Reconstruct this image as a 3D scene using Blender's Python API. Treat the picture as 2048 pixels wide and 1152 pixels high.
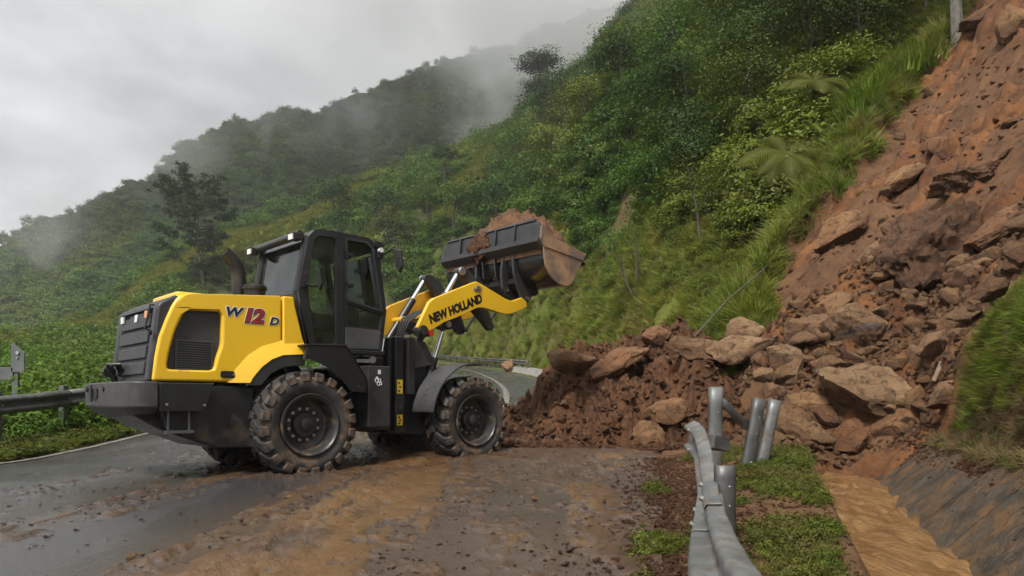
# Wheel loader clearing a landslide on a wet mountain road.
import bpy, bmesh, math, random
import numpy as np
from mathutils import Vector, Matrix, Euler, geometry, noise as mnoise

for _o in list(bpy.data.objects):
    bpy.data.objects.remove(_o)
scene = bpy.context.scene
COL = scene.collection
rad = math.radians
random.seed(11)

# ---------------------------------------------------------------- camera
CAM_Z = 0.92
cd = bpy.data.cameras.new("camera"); cam = bpy.data.objects.new("camera", cd); COL.objects.link(cam)
cam.location = (0, 0, CAM_Z); cam.rotation_euler = (rad(90), 0, 0)
cd.sensor_width = 36; cd.lens = 24.61; cd.shift_y = 0.1094
cd.clip_start = 0.05; cd.clip_end = 4000
scene.camera = cam

# ---------------------------------------------------------------- overcast sky
SUN_EL, SUN_AZ = rad(52), rad(205)          # azimuth clockwise from +y: behind the camera, a little to the left
w = bpy.data.worlds.new("World"); scene.world = w; w.use_nodes = True
nt = w.node_tree; nt.nodes.clear()
def _n(t, tp, **kw):
    n = t.nodes.new(tp)
    for k, v in kw.items(): setattr(n, k, v)
    return n
wo = _n(nt, "ShaderNodeOutputWorld"); wb = _n(nt, "ShaderNodeBackground")
sk = _n(nt, "ShaderNodeTexSky", sky_type='NISHITA', sun_disc=False, sun_elevation=SUN_EL, sun_rotation=SUN_AZ)
sk.air_density = 1.0; sk.dust_density = 6.0; sk.ozone_density = 1.0
hs = _n(nt, "ShaderNodeHueSaturation"); hs.inputs['Saturation'].default_value = 0.10
tc = _n(nt, "ShaderNodeTexCoord")
mp = _n(nt, "ShaderNodeMapping"); mp.inputs['Scale'].default_value = (1.0, 1.0, 2.2)
nz = _n(nt, "ShaderNodeTexNoise"); nz.inputs['Scale'].default_value = 2.3; nz.inputs['Detail'].default_value = 5.0
nz.inputs['Roughness'].default_value = 0.5
rp = _n(nt, "ShaderNodeValToRGB")
rp.color_ramp.elements[0].position = 0.36; rp.color_ramp.elements[0].color = (2.7, 2.85, 3.0, 1)
rp.color_ramp.elements[1].position = 0.66; rp.color_ramp.elements[1].color = (8.0, 8.2, 8.4, 1)
mx = _n(nt, "ShaderNodeMix", data_type='RGBA'); mx.inputs[0].default_value = 0.72
nt.links.new(sk.outputs[0], hs.inputs['Color'])
nt.links.new(tc.outputs['Generated'], mp.inputs[0]); nt.links.new(mp.outputs[0], nz.inputs['Vector'])
nt.links.new(nz.outputs['Fac'], rp.inputs[0])
nt.links.new(hs.outputs[0], mx.inputs[6]); nt.links.new(rp.outputs[0], mx.inputs[7])
nt.links.new(mx.outputs[2], wb.inputs[0]); nt.links.new(wb.outputs[0], wo.inputs[0])
wb.inputs[1].default_value = 0.058

sl = bpy.data.lights.new("sun", 'SUN'); sl.energy = 1.5; sl.angle = rad(12); sl.color = (1.0, 0.95, 0.87)
so = bpy.data.objects.new("sun", sl); COL.objects.link(so)
_sd = Vector((math.sin(SUN_AZ) * math.cos(SUN_EL), math.cos(SUN_AZ) * math.cos(SUN_EL), math.sin(SUN_EL)))
so.rotation_euler = _sd.to_track_quat('Z', 'Y').to_euler()
so.location = (0, -20, 40)

vs = scene.view_settings
vs.view_transform = 'Standard'; vs.look = 'None'; vs.exposure = 1.5; vs.gamma = 1.0; vs.use_curve_mapping = False
cy = scene.cycles
scene.render.engine = 'CYCLES'
cy.use_denoising = True
cy.max_bounces = 6; cy.diffuse_bounces = 3; cy.glossy_bounces = 3; cy.transmission_bounces = 5
cy.transparent_max_bounces = 8; cy.volume_bounces = 2
cy.volume_step_rate = 0.7; cy.volume_max_steps = 128
cy.use_adaptive_sampling = True; cy.adaptive_threshold = 0.02
cy.caustics_reflective = False; cy.caustics_refractive = False
cy.sample_clamp_indirect = 6.0

# ---------------------------------------------------------------- helpers: noise
def _hash(ix, iy, iz, seed):
    h = (ix.astype(np.int64) * 374761393 + iy.astype(np.int64) * 668265263 + iz.astype(np.int64) * 2147483647 + seed * 1274126177) & 0xffffffff
    h = ((h ^ (h >> 13)) * 1274126177) & 0xffffffff
    h = ((h ^ (h >> 16)) * 2246822519) & 0xffffffff
    return ((h ^ (h >> 15)) & 0xffffff) / float(0xffffff)
def vn(x, y, seed=0):
    x = np.asarray(x, float); y = np.asarray(y, float)
    ix = np.floor(x); iy = np.floor(y); fx = x - ix; fy = y - iy
    fx = fx * fx * fx * (fx * (fx * 6 - 15) + 10); fy = fy * fy * fy * (fy * (fy * 6 - 15) + 10)
    z0 = np.zeros_like(ix)
    a = _hash(ix, iy, z0, seed); b = _hash(ix + 1, iy, z0, seed); c = _hash(ix, iy + 1, z0, seed); d = _hash(ix + 1, iy + 1, z0, seed)
    return (a + (b - a) * fx) * (1 - fy) + (c + (d - c) * fx) * fy
def fbm(x, y, octv=4, seed=0, gain=.5):
    s = 0; a = 1.0; t = 0.0; x = np.asarray(x, float); y = np.asarray(y, float)
    for o in range(octv):
        ca, sa = math.cos(o * 1.3), math.sin(o * 1.3)
        s = s + a * vn(x * ca - y * sa + 17.3 * o, x * sa + y * ca - 9.1 * o, seed + o); t += a; a *= gain; x = x * 2.03; y = y * 2.03
    return s / t                                     # 0..1
def ss(e0, e1, x):
    t = np.clip((np.asarray(x, float) - e0) / (e1 - e0), 0, 1); return t * t * (3 - 2 * t)

# ---------------------------------------------------------------- helpers: meshes and objects
def mesh_obj(name, verts, faces, mat=None, parent=None, smooth=False, link=True):
    me = bpy.data.meshes.new(name)
    me.from_pydata([tuple(v) for v in verts], [], faces); me.update()
    if smooth: me.polygons.foreach_set('use_smooth', [True] * len(me.polygons))
    if mat is not None: me.materials.append(mat)
    o = bpy.data.objects.new(name, me)
    if link: COL.objects.link(o)
    if parent is not None: o.parent = parent
    return o
def grid_obj(name, X, Y, Z, mat, kind=None, smooth=True, mask=None):
    """regular grid mesh from 2-D arrays"""
    n, m = X.shape
    V = np.stack([X, Y, Z], -1).reshape(-1, 3)
    i = np.arange(n * m).reshape(n, m)
    Fq = np.stack([i[:-1, :-1], i[1:, :-1], i[1:, 1:], i[:-1, 1:]], -1).reshape(-1, 4)
    if mask is not None:
        k = mask[:-1, :-1] & mask[1:, :-1] & mask[1:, 1:] & mask[:-1, 1:]
        Fq = Fq[k.reshape(-1)]
    me = bpy.data.meshes.new(name)
    me.vertices.add(len(V)); me.vertices.foreach_set('co', V.reshape(-1))
    me.loops.add(Fq.size); me.loops.foreach_set('vertex_index', Fq.reshape(-1).astype(np.int32))
    me.polygons.add(len(Fq)); me.polygons.foreach_set('loop_start', np.arange(0, Fq.size, 4, dtype=np.int32))
    me.update(calc_edges=True); me.validate()
    me.polygons.foreach_set('use_smooth', [smooth] * len(me.polygons))
    if mat: me.materials.append(mat)
    o = bpy.data.objects.new(name, me); COL.objects.link(o)
    if kind: o['kind'] = kind
    return o
def attr(o, name, vals):
    a = o.data.attributes.new(name, 'FLOAT', 'POINT'); a.data.foreach_set('value', np.asarray(vals, np.float32).reshape(-1))
def tag(o, label, cat, group=None):
    o['label'] = label; o['category'] = cat
    if group: o['group'] = group
    return o
def empty(name, loc=(0, 0, 0), rz=0):
    o = bpy.data.objects.new(name, None); COL.objects.link(o)
    o.location = loc; o.rotation_euler = (0, 0, rz); o.empty_display_size = .2
    return o
def bevel(o, wd=.01, seg=2, ang=35):
    m = o.modifiers.new("bevel", 'BEVEL'); m.width = wd; m.segments = seg; m.limit_method = 'ANGLE'; m.angle_limit = rad(ang)
    m.harden_normals = False
    return o

class MB:
    """collects simple solids, then links them as ONE mesh object"""
    def __init__(s): s.v = []; s.f = []
    def add(s, vs, fs):
        k = len(s.v); s.v += [tuple(p) for p in vs]; s.f += [tuple(i + k for i in q) for q in fs]; return s
    def box(s, c, d, rot=None):
        x, y, z = d[0] / 2, d[1] / 2, d[2] / 2
        vs = [Vector(p) for p in ((-x, -y, -z), (x, -y, -z), (x, y, -z), (-x, y, -z), (-x, -y, z), (x, -y, z), (x, y, z), (-x, y, z))]
        if rot is not None:
            R = Euler(rot).to_matrix(); vs = [R @ p for p in vs]
        c = Vector(c)
        return s.add([p + c for p in vs], [(0, 3, 2, 1), (4, 5, 6, 7), (0, 1, 5, 4), (1, 2, 6, 5), (2, 3, 7, 6), (3, 0, 4, 7)])
    def prism(s, poly, y0, y1, holes=(), plane='xz'):
        """2-D outline with optional holes, extruded between two depths"""
        loops = [list(poly)] + [list(h) for h in holes]
        tri = geometry.tessellate_polygon([[Vector((p[0], p[1], 0)) for p in L] for L in loops])
        flat = [p for L in loops for p in L]; n = len(flat)
        def pt(p, y):
            return (p[0], y, p[1]) if plane == 'xz' else ((p[0], p[1], y) if plane == 'xy' else (y, p[0], p[1]))
        vs = [pt(p, y0) for p in flat] + [pt(p, y1) for p in flat]
        if len(loops) == 1:
            fs = [tuple(range(n)), tuple(range(2 * n - 1, n - 1, -1))]
        else:
            fs = [tuple(t) for t in tri] + [tuple(i + n for i in reversed(t)) for t in tri]
        k = 0
        for L in loops:
            m = len(L)
            for i in range(m):
                a, b = k + i, k + (i + 1) % m
                fs.append((a, a + n, b + n, b))
            k += m
        return s.add(vs, fs)
    def tube(s, pts, r, n=10, cap=True):
        pts = [Vector(p) for p in pts]; rs = r if isinstance(r, (list, tuple)) else [r] * len(pts)
        k = len(s.v); N = len(pts); up = None
        for i, p in enumerate(pts):
            d = (pts[min(i + 1, N - 1)] - pts[max(i - 1, 0)]).normalized()
            if up is None: up = d.orthogonal().normalized()
            up = (up - d * up.dot(d))
            up = up.normalized() if up.length > 1e-6 else d.orthogonal().normalized()
            sd = d.cross(up)
            for j in range(n):
                a = 2 * math.pi * j / n
                s.v.append(tuple(p + (up * math.cos(a) + sd * math.sin(a)) * rs[i]))
        for i in range(N - 1):
            for j in range(n):
                s.f.append((k + i * n + j, k + i * n + (j + 1) % n, k + (i + 1) * n + (j + 1) % n, k + (i + 1) * n + j))
        if cap:
            s.f.append(tuple(k + j for j in range(n - 1, -1, -1))); s.f.append(tuple(k + (N - 1) * n + j for j in range(n)))
        return s
    def cyl(s, p0, p1, r, n=16): return s.tube([p0, p1], r, n)
    def lathe(s, prof, c=(0, 0, 0), n=32, axis='y', close=False):
        """profile of (offset along axis, radius)"""
        k = len(s.v); m = len(prof); c = Vector(c)
        for i in range(n):
            a = 2 * math.pi * i / n
            for (o, r) in prof:
                q = (r * math.cos(a), o, r * math.sin(a)) if axis == 'y' else (r * math.cos(a), r * math.sin(a), o)
                s.v.append(tuple(c + Vector(q)))
        for i in range(n):
            i2 = (i + 1) % n
            for j in range(m - 1 + (1 if close else 0)):
                j2 = (j + 1) % m
                s.f.append((k + i * m + j, k + i * m + j2, k + i2 * m + j2, k + i2 * m + j))
        return s
    def build(s, name, mat, parent=None, smooth=False, bev=0, seg=2, fix=True):
        me = bpy.data.meshes.new(name); me.from_pydata(s.v, [], s.f)
        if fix:
            bm = bmesh.new(); bm.from_mesh(me); bmesh.ops.recalc_face_normals(bm, faces=bm.faces[:]); bm.to_mesh(me); bm.free()
        me.update()
        if smooth:
            me.polygons.foreach_set('use_smooth', [True] * len(me.polygons))
            try: me.set_sharp_from_angle(angle=rad(40))
            except Exception: pass
        if mat: me.materials.append(mat)
        o = bpy.data.objects.new(name, me); COL.objects.link(o)
        if parent is not None: o.parent = parent
        if bev: bevel(o, bev, seg)
        return o

# ---------------------------------------------------------------- helpers: materials
MATS = {}
def new_mat(name):
    m = bpy.data.materials.new(name); m.use_nodes = True; t = m.node_tree; t.nodes.clear(); MATS[name] = m
    out = _n(t, "ShaderNodeOutputMaterial"); b = _n(t, "ShaderNodeBsdfPrincipled"); t.links.new(b.outputs[0], out.inputs[0])
    return m, t, b, out
def c4(c): return (c[0], c[1], c[2], 1)
def noise_node(t, scale, detail=4, rough=.55, coord='Object', mapping=None, dist=0):
    tc = _n(t, "ShaderNodeTexCoord"); src = tc.outputs[coord]
    if mapping:
        mp = _n(t, "ShaderNodeMapping"); mp.inputs['Scale'].default_value = mapping; t.links.new(src, mp.inputs[0]); src = mp.outputs[0]
    n = _n(t, "ShaderNodeTexNoise"); n.inputs['Scale'].default_value = scale; n.inputs['Detail'].default_value = detail
    n.inputs['Roughness'].default_value = rough; n.inputs['Distortion'].default_value = dist
    t.links.new(src, n.inputs['Vector']); return n.outputs['Fac']
def ramp(t, src, p0, p1, c0=(0, 0, 0), c1=(1, 1, 1)):
    r = _n(t, "ShaderNodeValToRGB"); e = r.color_ramp.elements
    e[0].position = p0; e[0].color = c4(c0); e[1].position = p1; e[1].color = c4(c1); t.links.new(src, r.inputs[0]); return r.outputs[0]
def mixc(t, fac, a, b, mode='MIX'):
    m = _n(t, "ShaderNodeMix", data_type='RGBA', blend_type=mode)
    for sock, val in ((m.inputs[0], fac), (m.inputs[6], a), (m.inputs[7], b)):
        if hasattr(val, 'is_output') or isinstance(val, bpy.types.NodeSocket): t.links.new(val, sock)
        elif isinstance(val, (int, float)): sock.default_value = val
        else: sock.default_value = c4(val)
    return m.outputs[2]
def mth(t, op, a, b=None, clamp=False):
    m = _n(t, "ShaderNodeMath", operation=op, use_clamp=clamp)
    for sock, val in zip(m.inputs, (a, b)):
        if val is None: continue
        if isinstance(val, bpy.types.NodeSocket): t.links.new(val, sock)
        else: sock.default_value = val
    return m.outputs[0]
def bump(t, b, src, strength=.3, dist=.02, prev=None):
    n = _n(t, "ShaderNodeBump"); n.inputs['Strength'].default_value = strength; n.inputs['Distance'].default_value = dist
    t.links.new(src, n.inputs['Height'])
    if prev is not None: t.links.new(prev, n.inputs['Normal'])
    t.links.new(n.outputs[0], b.inputs['Normal']); return n.outputs[0]
def attrn(t, name):
    a = _n(t, "ShaderNodeAttribute"); a.attribute_name = name; return a.outputs['Fac']
def simple(name, c1, c2=None, scale=6, rough=.5, bmp=0, bscale=40, metal=0, coat=0, dirt=None, dirt_amt=.55, dirt_scale=5, bdist=.01, dirt_rough=.85, spec=.5, low=None):
    m, t, b, out = new_mat(name)
    c2 = c2 or tuple(min(1, x * 1.25) for x in c1)
    col = mixc(t, ramp(t, noise_node(t, scale), .35, .65), c1, c2)
    b.inputs['Metallic'].default_value = metal; b.inputs['Coat Weight'].default_value = coat; b.inputs['Coat Roughness'].default_value = .15
    b.inputs['Specular IOR Level'].default_value = spec
    rn = mth(t, 'ADD', mth(t, 'MULTIPLY', noise_node(t, scale * 3.3, 5), .3), rough - .15, True)
    if dirt:
        nf = noise_node(t, dirt_scale, 8, .68)
        if low:                                          # splashed-up mud thickens towards the ground
            tcz = _n(t, "ShaderNodeTexCoord"); sz_ = _n(t, "ShaderNodeSeparateXYZ"); t.links.new(tcz.outputs['Object'], sz_.inputs[0])
            nf = mth(t, 'ADD', nf, mth(t, 'MULTIPLY', mth(t, 'DIVIDE', mth(t, 'SUBTRACT', low[0], sz_.outputs[2]), low[1], True), low[2]))
        f = ramp(t, nf, dirt_amt, min(1, dirt_amt + .16))
        col = mixc(t, f, col, dirt)
        rn = mixc(t, f, rn, (dirt_rough,) * 3)
        if metal: t.links.new(mth(t, 'MULTIPLY', mth(t, 'SUBTRACT', 1.0, f), metal), b.inputs['Metallic'])
    t.links.new(col, b.inputs['Base Color']); t.links.new(rn, b.inputs['Roughness'])
    if bmp: bump(t, b, noise_node(t, bscale, 6, .6), bmp, bdist)
    return m

# ================================================================ TERRAIN
# surveyed heights of the hillside, slide scar, valley and spur (x, y, z) in metres
SURVEY = [
    (2.93,4.0,0.18), (3.22,4.4,0.61), (3.66,5.0,0.96), (4.32,5.9,1.51), (3.34,5.0,0.17), (3.70,5.6,0.52), (4.10,6.2,0.79), (4.76,7.2,1.25), (4.25,7.2,0.41),
    (4.83,8.0,0.81), (4.66,8.4,0.38), (2.92,3.2,0.69), (3.83,4.2,1.22), (5.92,6.5,2.45), (4.73,4.2,2.12), (6.75,6.0,4.35), (3.48,2.6,1.29), (5.36,4.0,2.92),
    (5.15,9.8,0.71), (4.29,9.6,0.37), (5.94,11.3,1.73), (4.84,11.0,1.23), (3.91,10.2,0.56), (6.62,9.5,2.28), (7.68,10.5,3.32), (7.08,12.0,2.63), (6.35,12.6,2.54),
    (4.90,12.8,1.93), (4.07,12.5,1.46), (8.55,14.5,4.54), (7.73,16.5,4.93), (6.04,15.5,2.91), (9.87,13.5,5.74), (12.43,17.0,9.42), (10.58,16.0,7.21), (11.50,19.5,9.00),
    (9.17,19.0,7.30), (7.66,18.0,5.03), (6.02,17.0,3.11), (13.91,21.5,11.98), (10.03,11.0,6.42), (13.67,15.0,11.63), (11.26,10.0,9.49), (15.36,21.0,14.42), (18.48,22.0,18.21),
    (16.89,27.0,17.31), (14.97,27.0,15.19), (12.75,31.0,17.31), (9.18,27.0,11.53), (9.26,22.5,9.76), (10.86,22.5,10.88), (11.28,42.0,21.92), (8.87,45.0,18.60), (5.58,62.0,23.06),
    (8.33,31.0,11.33), (7.31,21.5,6.29), (5.32,27.0,5.74), (3.68,33.0,4.46), (2.33,43.0,2.92), (5.64,21.0,4.52), (4.95,17.5,2.67), (6.46,40.0,12.35), (-1.03,60.0,4.35),
    (-1.10,64.0,8.23), (2.71,50.0,11.63), (-7.26,82.0,7.36), (-8.15,92.0,16.69), (-10.19,115.0,33.78), (-2.40,140.0,50.92), (3.44,185.0,74.92), (13.50,150.0,65.21), (22.00,175.0,88.42),
    (32.53,165.0,91.67), (29.54,110.0,63.78), (44.24,190.0,123.06), (34.00,100.0,65.21), (28.80,70.0,45.92), (27.71,50.0,36.63), (-27.31,118.0,21.15), (-38.19,165.0,51.60), (-63.55,155.0,38.56),
    (-72.40,140.0,26.92), (-45.66,122.0,18.35), (-64.13,116.0,11.86), (-77.03,122.0,13.99), (-31.80,105.0,11.42), (3.99,215.0,77.71), (-46.29,200.0,53.78), (-77.90,190.0,38.92), (-87.91,170.0,26.42),
    (-94.71,150.0,12.71), (28.29,225.0,102.17), (-62.70,95.0,7.37), (-49.76,90.0,7.35), (-69.49,95.0,7.37), (-33.43,75.0,5.21), (-19.80,30.0,-0.15), (-16.09,22.0,-0.18), (-16.59,30.0,-0.15),
    (-20.81,22.0,0.13), (-89.84,95.0,7.71), (-12.24,14.0,-1.08), (-16.24,14.0,-0.08), (-92.80,80.0,6.63), (-18.17,60.0,2.21), (-16.20,70.0,3.42),
]
_S = np.array(SURVEY)
def _dom(x, y):
    r = np.maximum(y, .8); return np.stack([x / r * 2.2, np.log(r)], -1)
def _ker(d2): return .5 * d2 * np.log(d2 + 1e-9)
_D = _dom(_S[:, 0], _S[:, 1]); _n_ = len(_S)
_K = _ker(((_D[:, None] - _D[None]) ** 2).sum(-1)) + np.eye(_n_) * .01
_P = np.concatenate([np.ones((_n_, 1)), _D], 1)
_A = np.block([[_K, _P], [_P.T, np.zeros((3, 3))]])
_W = np.linalg.solve(_A, np.concatenate([(_S[:, 2] - CAM_Z) / _S[:, 1], np.zeros(3)]))
def hill(x, y):
    x = np.asarray(x, float); y = np.asarray(y, float); sh = x.shape
    q = _dom(x.reshape(-1), y.reshape(-1)); r = np.empty(len(q))
    for k in range(0, len(q), 20000):
        b = q[k:k + 20000]
        d = ((b[:, None] - _D[None]) ** 2).sum(-1)
        r[k:k + 20000] = _ker(d) @ _W[:_n_] + _W[_n_] + b @ _W[_n_ + 1:]
    return (r * np.maximum(y.reshape(-1), .8) + CAM_Z).reshape(sh)

# road right edge: x, y, z, width
ROAD = np.array([(0.0, -3, 0, 9.0), (0.25, 0, 0, 9.0), (0.9, 3.7, 0, 9.0), (1.5, 6.5, 0, 9.4), (2.2, 10, .03, 9.9), (2.7, 15, .39, 10.1), (2.8, 22, .87, 9.6), (2.4, 30, 1.43, 9.0),
    (1.4, 40, 2.13, 8.6), (-.6, 53, 3.05, 8.2), (-5, 72, 4.4, 8), (-14, 92, 6.2, 8), (-30, 106, 8.0, 8), (-55, 112.5, 9.6, 8), (-85, 111, 9.8, 8), (-125, 105, 9.8, 8)])
def catmull(P, per):
    out = []
    for i in range(len(P) - 1):
        p0 = P[max(i - 1, 0)]; p1 = P[i]; p2 = P[i + 1]; p3 = P[min(i + 2, len(P) - 1)]
        for k in range(per):
            t = k / per
            out.append(.5 * ((2 * p1) + (-p0 + p2) * t + (2 * p0 - 5 * p1 + 4 * p2 - p3) * t * t + (-p0 + 3 * p1 - 3 * p2 + p3) * t ** 3))
    out.append(P[-1]); return np.array(out)
RD = catmull(ROAD, 10)
_seg = RD[1:, :2] - RD[:-1, :2]; _sl = np.hypot(_seg[:, 0], _seg[:, 1]); RS = np.concatenate([[0], np.cumsum(_sl)])
def road_coords(x, y):
    """signed distance right of the road's right edge, road height, road width"""
    x = np.asarray(x, float); y = np.asarray(y, float); sh = x.shape; x = x.reshape(-1); y = y.reshape(-1)
    best = np.full(len(x), 1e18); sd = np.zeros(len(x)); zz = np.zeros(len(x)); ww = np.zeros(len(x))
    for i in range(len(RD) - 1):
        a = RD[i]; d = _seg[i]; L2 = d @ d
        t = np.clip(((x - a[0]) * d[0] + (y - a[1]) * d[1]) / L2, 0, 1)
        px = x - a[0] - t * d[0]; py = y - a[1] - t * d[1]; q = px * px + py * py
        k = q < best; best[k] = q[k]
        sg = np.sign(d[1] * px - d[0] * py)
        sd[k] = (sg * np.sqrt(q))[k]; zz[k] = (a[2] + t * (RD[i + 1][2] - a[2]))[k]; ww[k] = (a[3] + t * (RD[i + 1][3] - a[3]))[k]
    return sd.reshape(sh), zz.reshape(sh), ww.reshape(sh)

# roadside ditch: centre line
DITCH = np.array([(1.05, .5), (1.62, 2.2), (2.45, 4.26), (3.45, 6.9), (4.6, 9.9), (5.3, 12.0)])
def ditch_coords(x, y):
    x = np.asarray(x, float); y = np.asarray(y, float)
    cx = np.interp(y, DITCH[:, 1], DITCH[:, 0]); sl = .37
    return (x - cx) / math.sqrt(1 + sl * sl)
def mound(x, y):
    """soil heaped across the road, its toe just ahead of the front wheel"""
    x = np.asarray(x, float); y = np.asarray(y, float)
    foot = 11.5 + .35 * np.sin(x * 1.3 + .5) + .25 * np.sin(x * 3.1) + np.maximum(0, .3 - x) * .75
    rise = np.clip((y - foot) / 3.1, 0, 1)
    prof = np.where(rise > 0, rise ** .85, 0)
    crest = np.interp(x, [-1.0, .1, .55, 1.0, 1.6, 2.4, 3.3, 4.3, 6, 9], [0, .45, 1.15, 1.7, 1.9, 2.05, 2.15, 2.1, 2.0, 1.5])
    back = 1 - ss(16.0, 21.0, y)
    return crest * prof * back
SCAR = [(4.7, 12.2), (4.9, 14.8), (6.0, 17.6), (7.3, 18.0), (8.8, 18.9), (9.8, 19.8), (11.4, 20.3), (13.4, 21.8), (16.5, 25.5), (21, 24), (14.5, 13.2), (9.8, 10.2), (7.0, 8.6), (5.65, 8.35), (4.8, 8.6), (4.0, 9.2), (3.6, 10.6)]
def poly_dist(x, y, P):
    """signed distance to a polygon, positive inside"""
    x = np.asarray(x, float); y = np.asarray(y, float); sh = x.shape; x = x.reshape(-1); y = y.reshape(-1)
    d = np.full(len(x), 1e18); ins = np.zeros(len(x), bool); n = len(P)
    for i in range(n):
        ax, ay = P[i]; bx, by = P[(i + 1) % n]; ex, ey = bx - ax, by - ay
        t = np.clip(((x - ax) * ex + (y - ay) * ey) / (ex * ex + ey * ey), 0, 1)
        d = np.minimum(d, (x - ax - t * ex) ** 2 + (y - ay - t * ey) ** 2)
        c = ((ay > y) != (by > y)); xi = ex * (y - ay) / (ey if abs(ey) > 1e-9 else 1e-9) + ax
        ins ^= c & (x < xi)
    d = np.sqrt(d); return np.where(ins, d, -d).reshape(sh)
def scar_mask(x, y):
    return poly_dist(x, y, SCAR) + (fbm(np.asarray(x) * .55, np.asarray(y) * .55, 4, 5) - .5) * np.where(np.asarray(y) > 12, 2.6, .9)
def ground_z(x, y, rough=True):
    x = np.asarray(x, float); y = np.asarray(y, float)
    sd, zr, wd = road_coords(x, y)
    zh = hill(x, y)
    if rough:
        amp = .03 + .012 * np.clip(y, 0, 60)
        zh = zh + (fbm(x * .35, y * .35, 4, 2) - .5) * amp * 1.6 * ss(1.5, 6, np.abs(sd)) + (fbm(x * 2.2, y * 2.2, 3, 9) - .5) * np.minimum(amp, .3) * .6 * ss(.3, 2.5, np.abs(sd))
        sm_ = scar_mask(x, y); sm = ss(-.2, .6, sm_)
        zh = zh + .42 * ss(-1.9, -.15, sm_) * (1 - ss(-.12, .0, sm_)) * ss(13.5, 16, y)      # turf lip standing over the scar
        zh = zh - sm * .18 + sm * ((fbm(x * 1.4, y * .8, 4, 21) - .5) * .55 + (fbm(x * 5, y * 3.5, 3, 22) - .5) * .16)
    # verge and ditch on the right of the road
    e = ditch_coords(x, y); near = 1 - ss(9.9, 11.2, y)
    verge = zr + .02 + .16 * ss(.1, 1.0, sd) * ss(4.5, 8, y) + ((fbm(x * 3, y * 3, 3, 4) - .5) * .07 if rough else 0)
    toe = np.where(y < 12, 2.6, 1.4)
    zr_right = verge * (1 - ss(0, 1, (sd - .5) / toe)) + zh * ss(0, 1, (sd - .5) / toe)
    left = np.minimum(verge, -.40 + np.maximum(-e - .12, 0) * 1.9)
    lin = -.40 + np.maximum(e - .14, 0) * .95
    right = np.where(e < 1.05, lin, np.maximum(lin.clip(max=.25), 0) * (1 - ss(1.05, 1.5, e)) + zh * ss(1.05, 1.5, e))
    dz = np.where(e < 0, left, right)
    zr_right = zr_right * (1 - near) + np.where(near > 0, dz, 0) * near
    # left of the road: narrow verge, then the valley
    dl = -sd - wd
    lv = zr + .03 + ((fbm(x * 2, y * 2, 3, 6) - .5) * .06 if rough else 0)
    zl = lv * (1 - ss(.9, 6.0, dl)) + np.minimum(zh, lv + 30) * ss(.9, 6.0, dl)
    z = np.where(sd > 0, zr_right, np.where(dl > 0, zl, zr - .07 * ss(.35, .7, -sd) - .012))
    return np.maximum(z, np.where(y > 10.5, zr * 0 + mound(x, y) - .45, -9))

# ---- ground materials
m, t, b, out = new_mat("hillside_soil_and_grass")
g1 = mixc(t, ramp(t, noise_node(t, .55, 6, .6), .35, .65), (.030, .050, .010), (.085, .105, .018))
g2 = mixc(t, ramp(t, noise_node(t, 3.2, 5, .65), .45, .62), g1, (.075, .060, .026))
soil = mixc(t, ramp(t, noise_node(t, 1.1, 6, .62), .3, .7), (.085, .042, .020), (.165, .084, .040))
soil = mixc(t, ramp(t, noise_node(t, 4.5, 8, .7), .50, .66), soil, (.060, .030, .018))
col = mixc(t, attrn(t, 'bare'), g2, soil)
t.links.new(col, b.inputs['Base Color']); b.inputs['Roughness'].default_value = .85; b.inputs['Specular IOR Level'].default_value = .25
bump(t, b, noise_node(t, 9, 8, .7), .6, .12)
MSOIL = m

# ---- the ground sheet
_a = np.concatenate([np.linspace(-3.2, -.95, 40)[:-1], np.linspace(-.95, .95, 400)[:-1], np.linspace(.95, 2.6, 60)])
_t = np.exp(np.linspace(math.log(1.2), math.log(260), 440))
TT, AA = np.meshgrid(_t, _a, indexing='ij'); GX = TT * AA; GY = TT
GZ = ground_z(GX, GY)
ground = grid_obj("ground", GX, GY, GZ, MSOIL, 'structure')
_sdg, _, _wg = road_coords(GX, GY)
_e = ditch_coords(GX, GY)
_bare = ss(-.15, .35, scar_mask(GX, GY))
_bare = np.maximum(_bare, ss(.56, .68, fbm(GX * .25, GY * .25, 4, 31)) * .55 * (GY > 14) * (_sdg > 1) * (1 - ss(60, 90, GY)))
_bare = np.maximum(_bare, .85 * ss(.50, .62, fbm(GX * 1.3, GY * 1.3, 4, 33)) * (GY < 14) * (np.abs(_sdg) < 5))
_bare = np.maximum(_bare, ((_e > -.5) & (_e < .95)) * (GY < 12) * .9)
_cl = np.exp(-(((GX - 6.0) / 2.3) ** 2 + ((GY - 38) / 5) ** 2)); _bare = np.maximum(_bare, ss(.5, .8, _cl) * ss(.38, .55, fbm(GX * .7, GY * .5, 3, 35)))
_bare = np.maximum(_bare, (mound(GX, GY) > .02) * 1.0)
_bare = np.maximum(_bare, ((_sdg > -.8) & (_sdg < 2.3)) * (.82 + .18 * fbm(GX * 2, GY * 2, 2, 36)) * (GY < 12.5))
attr(ground, 'bare', _bare)

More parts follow.
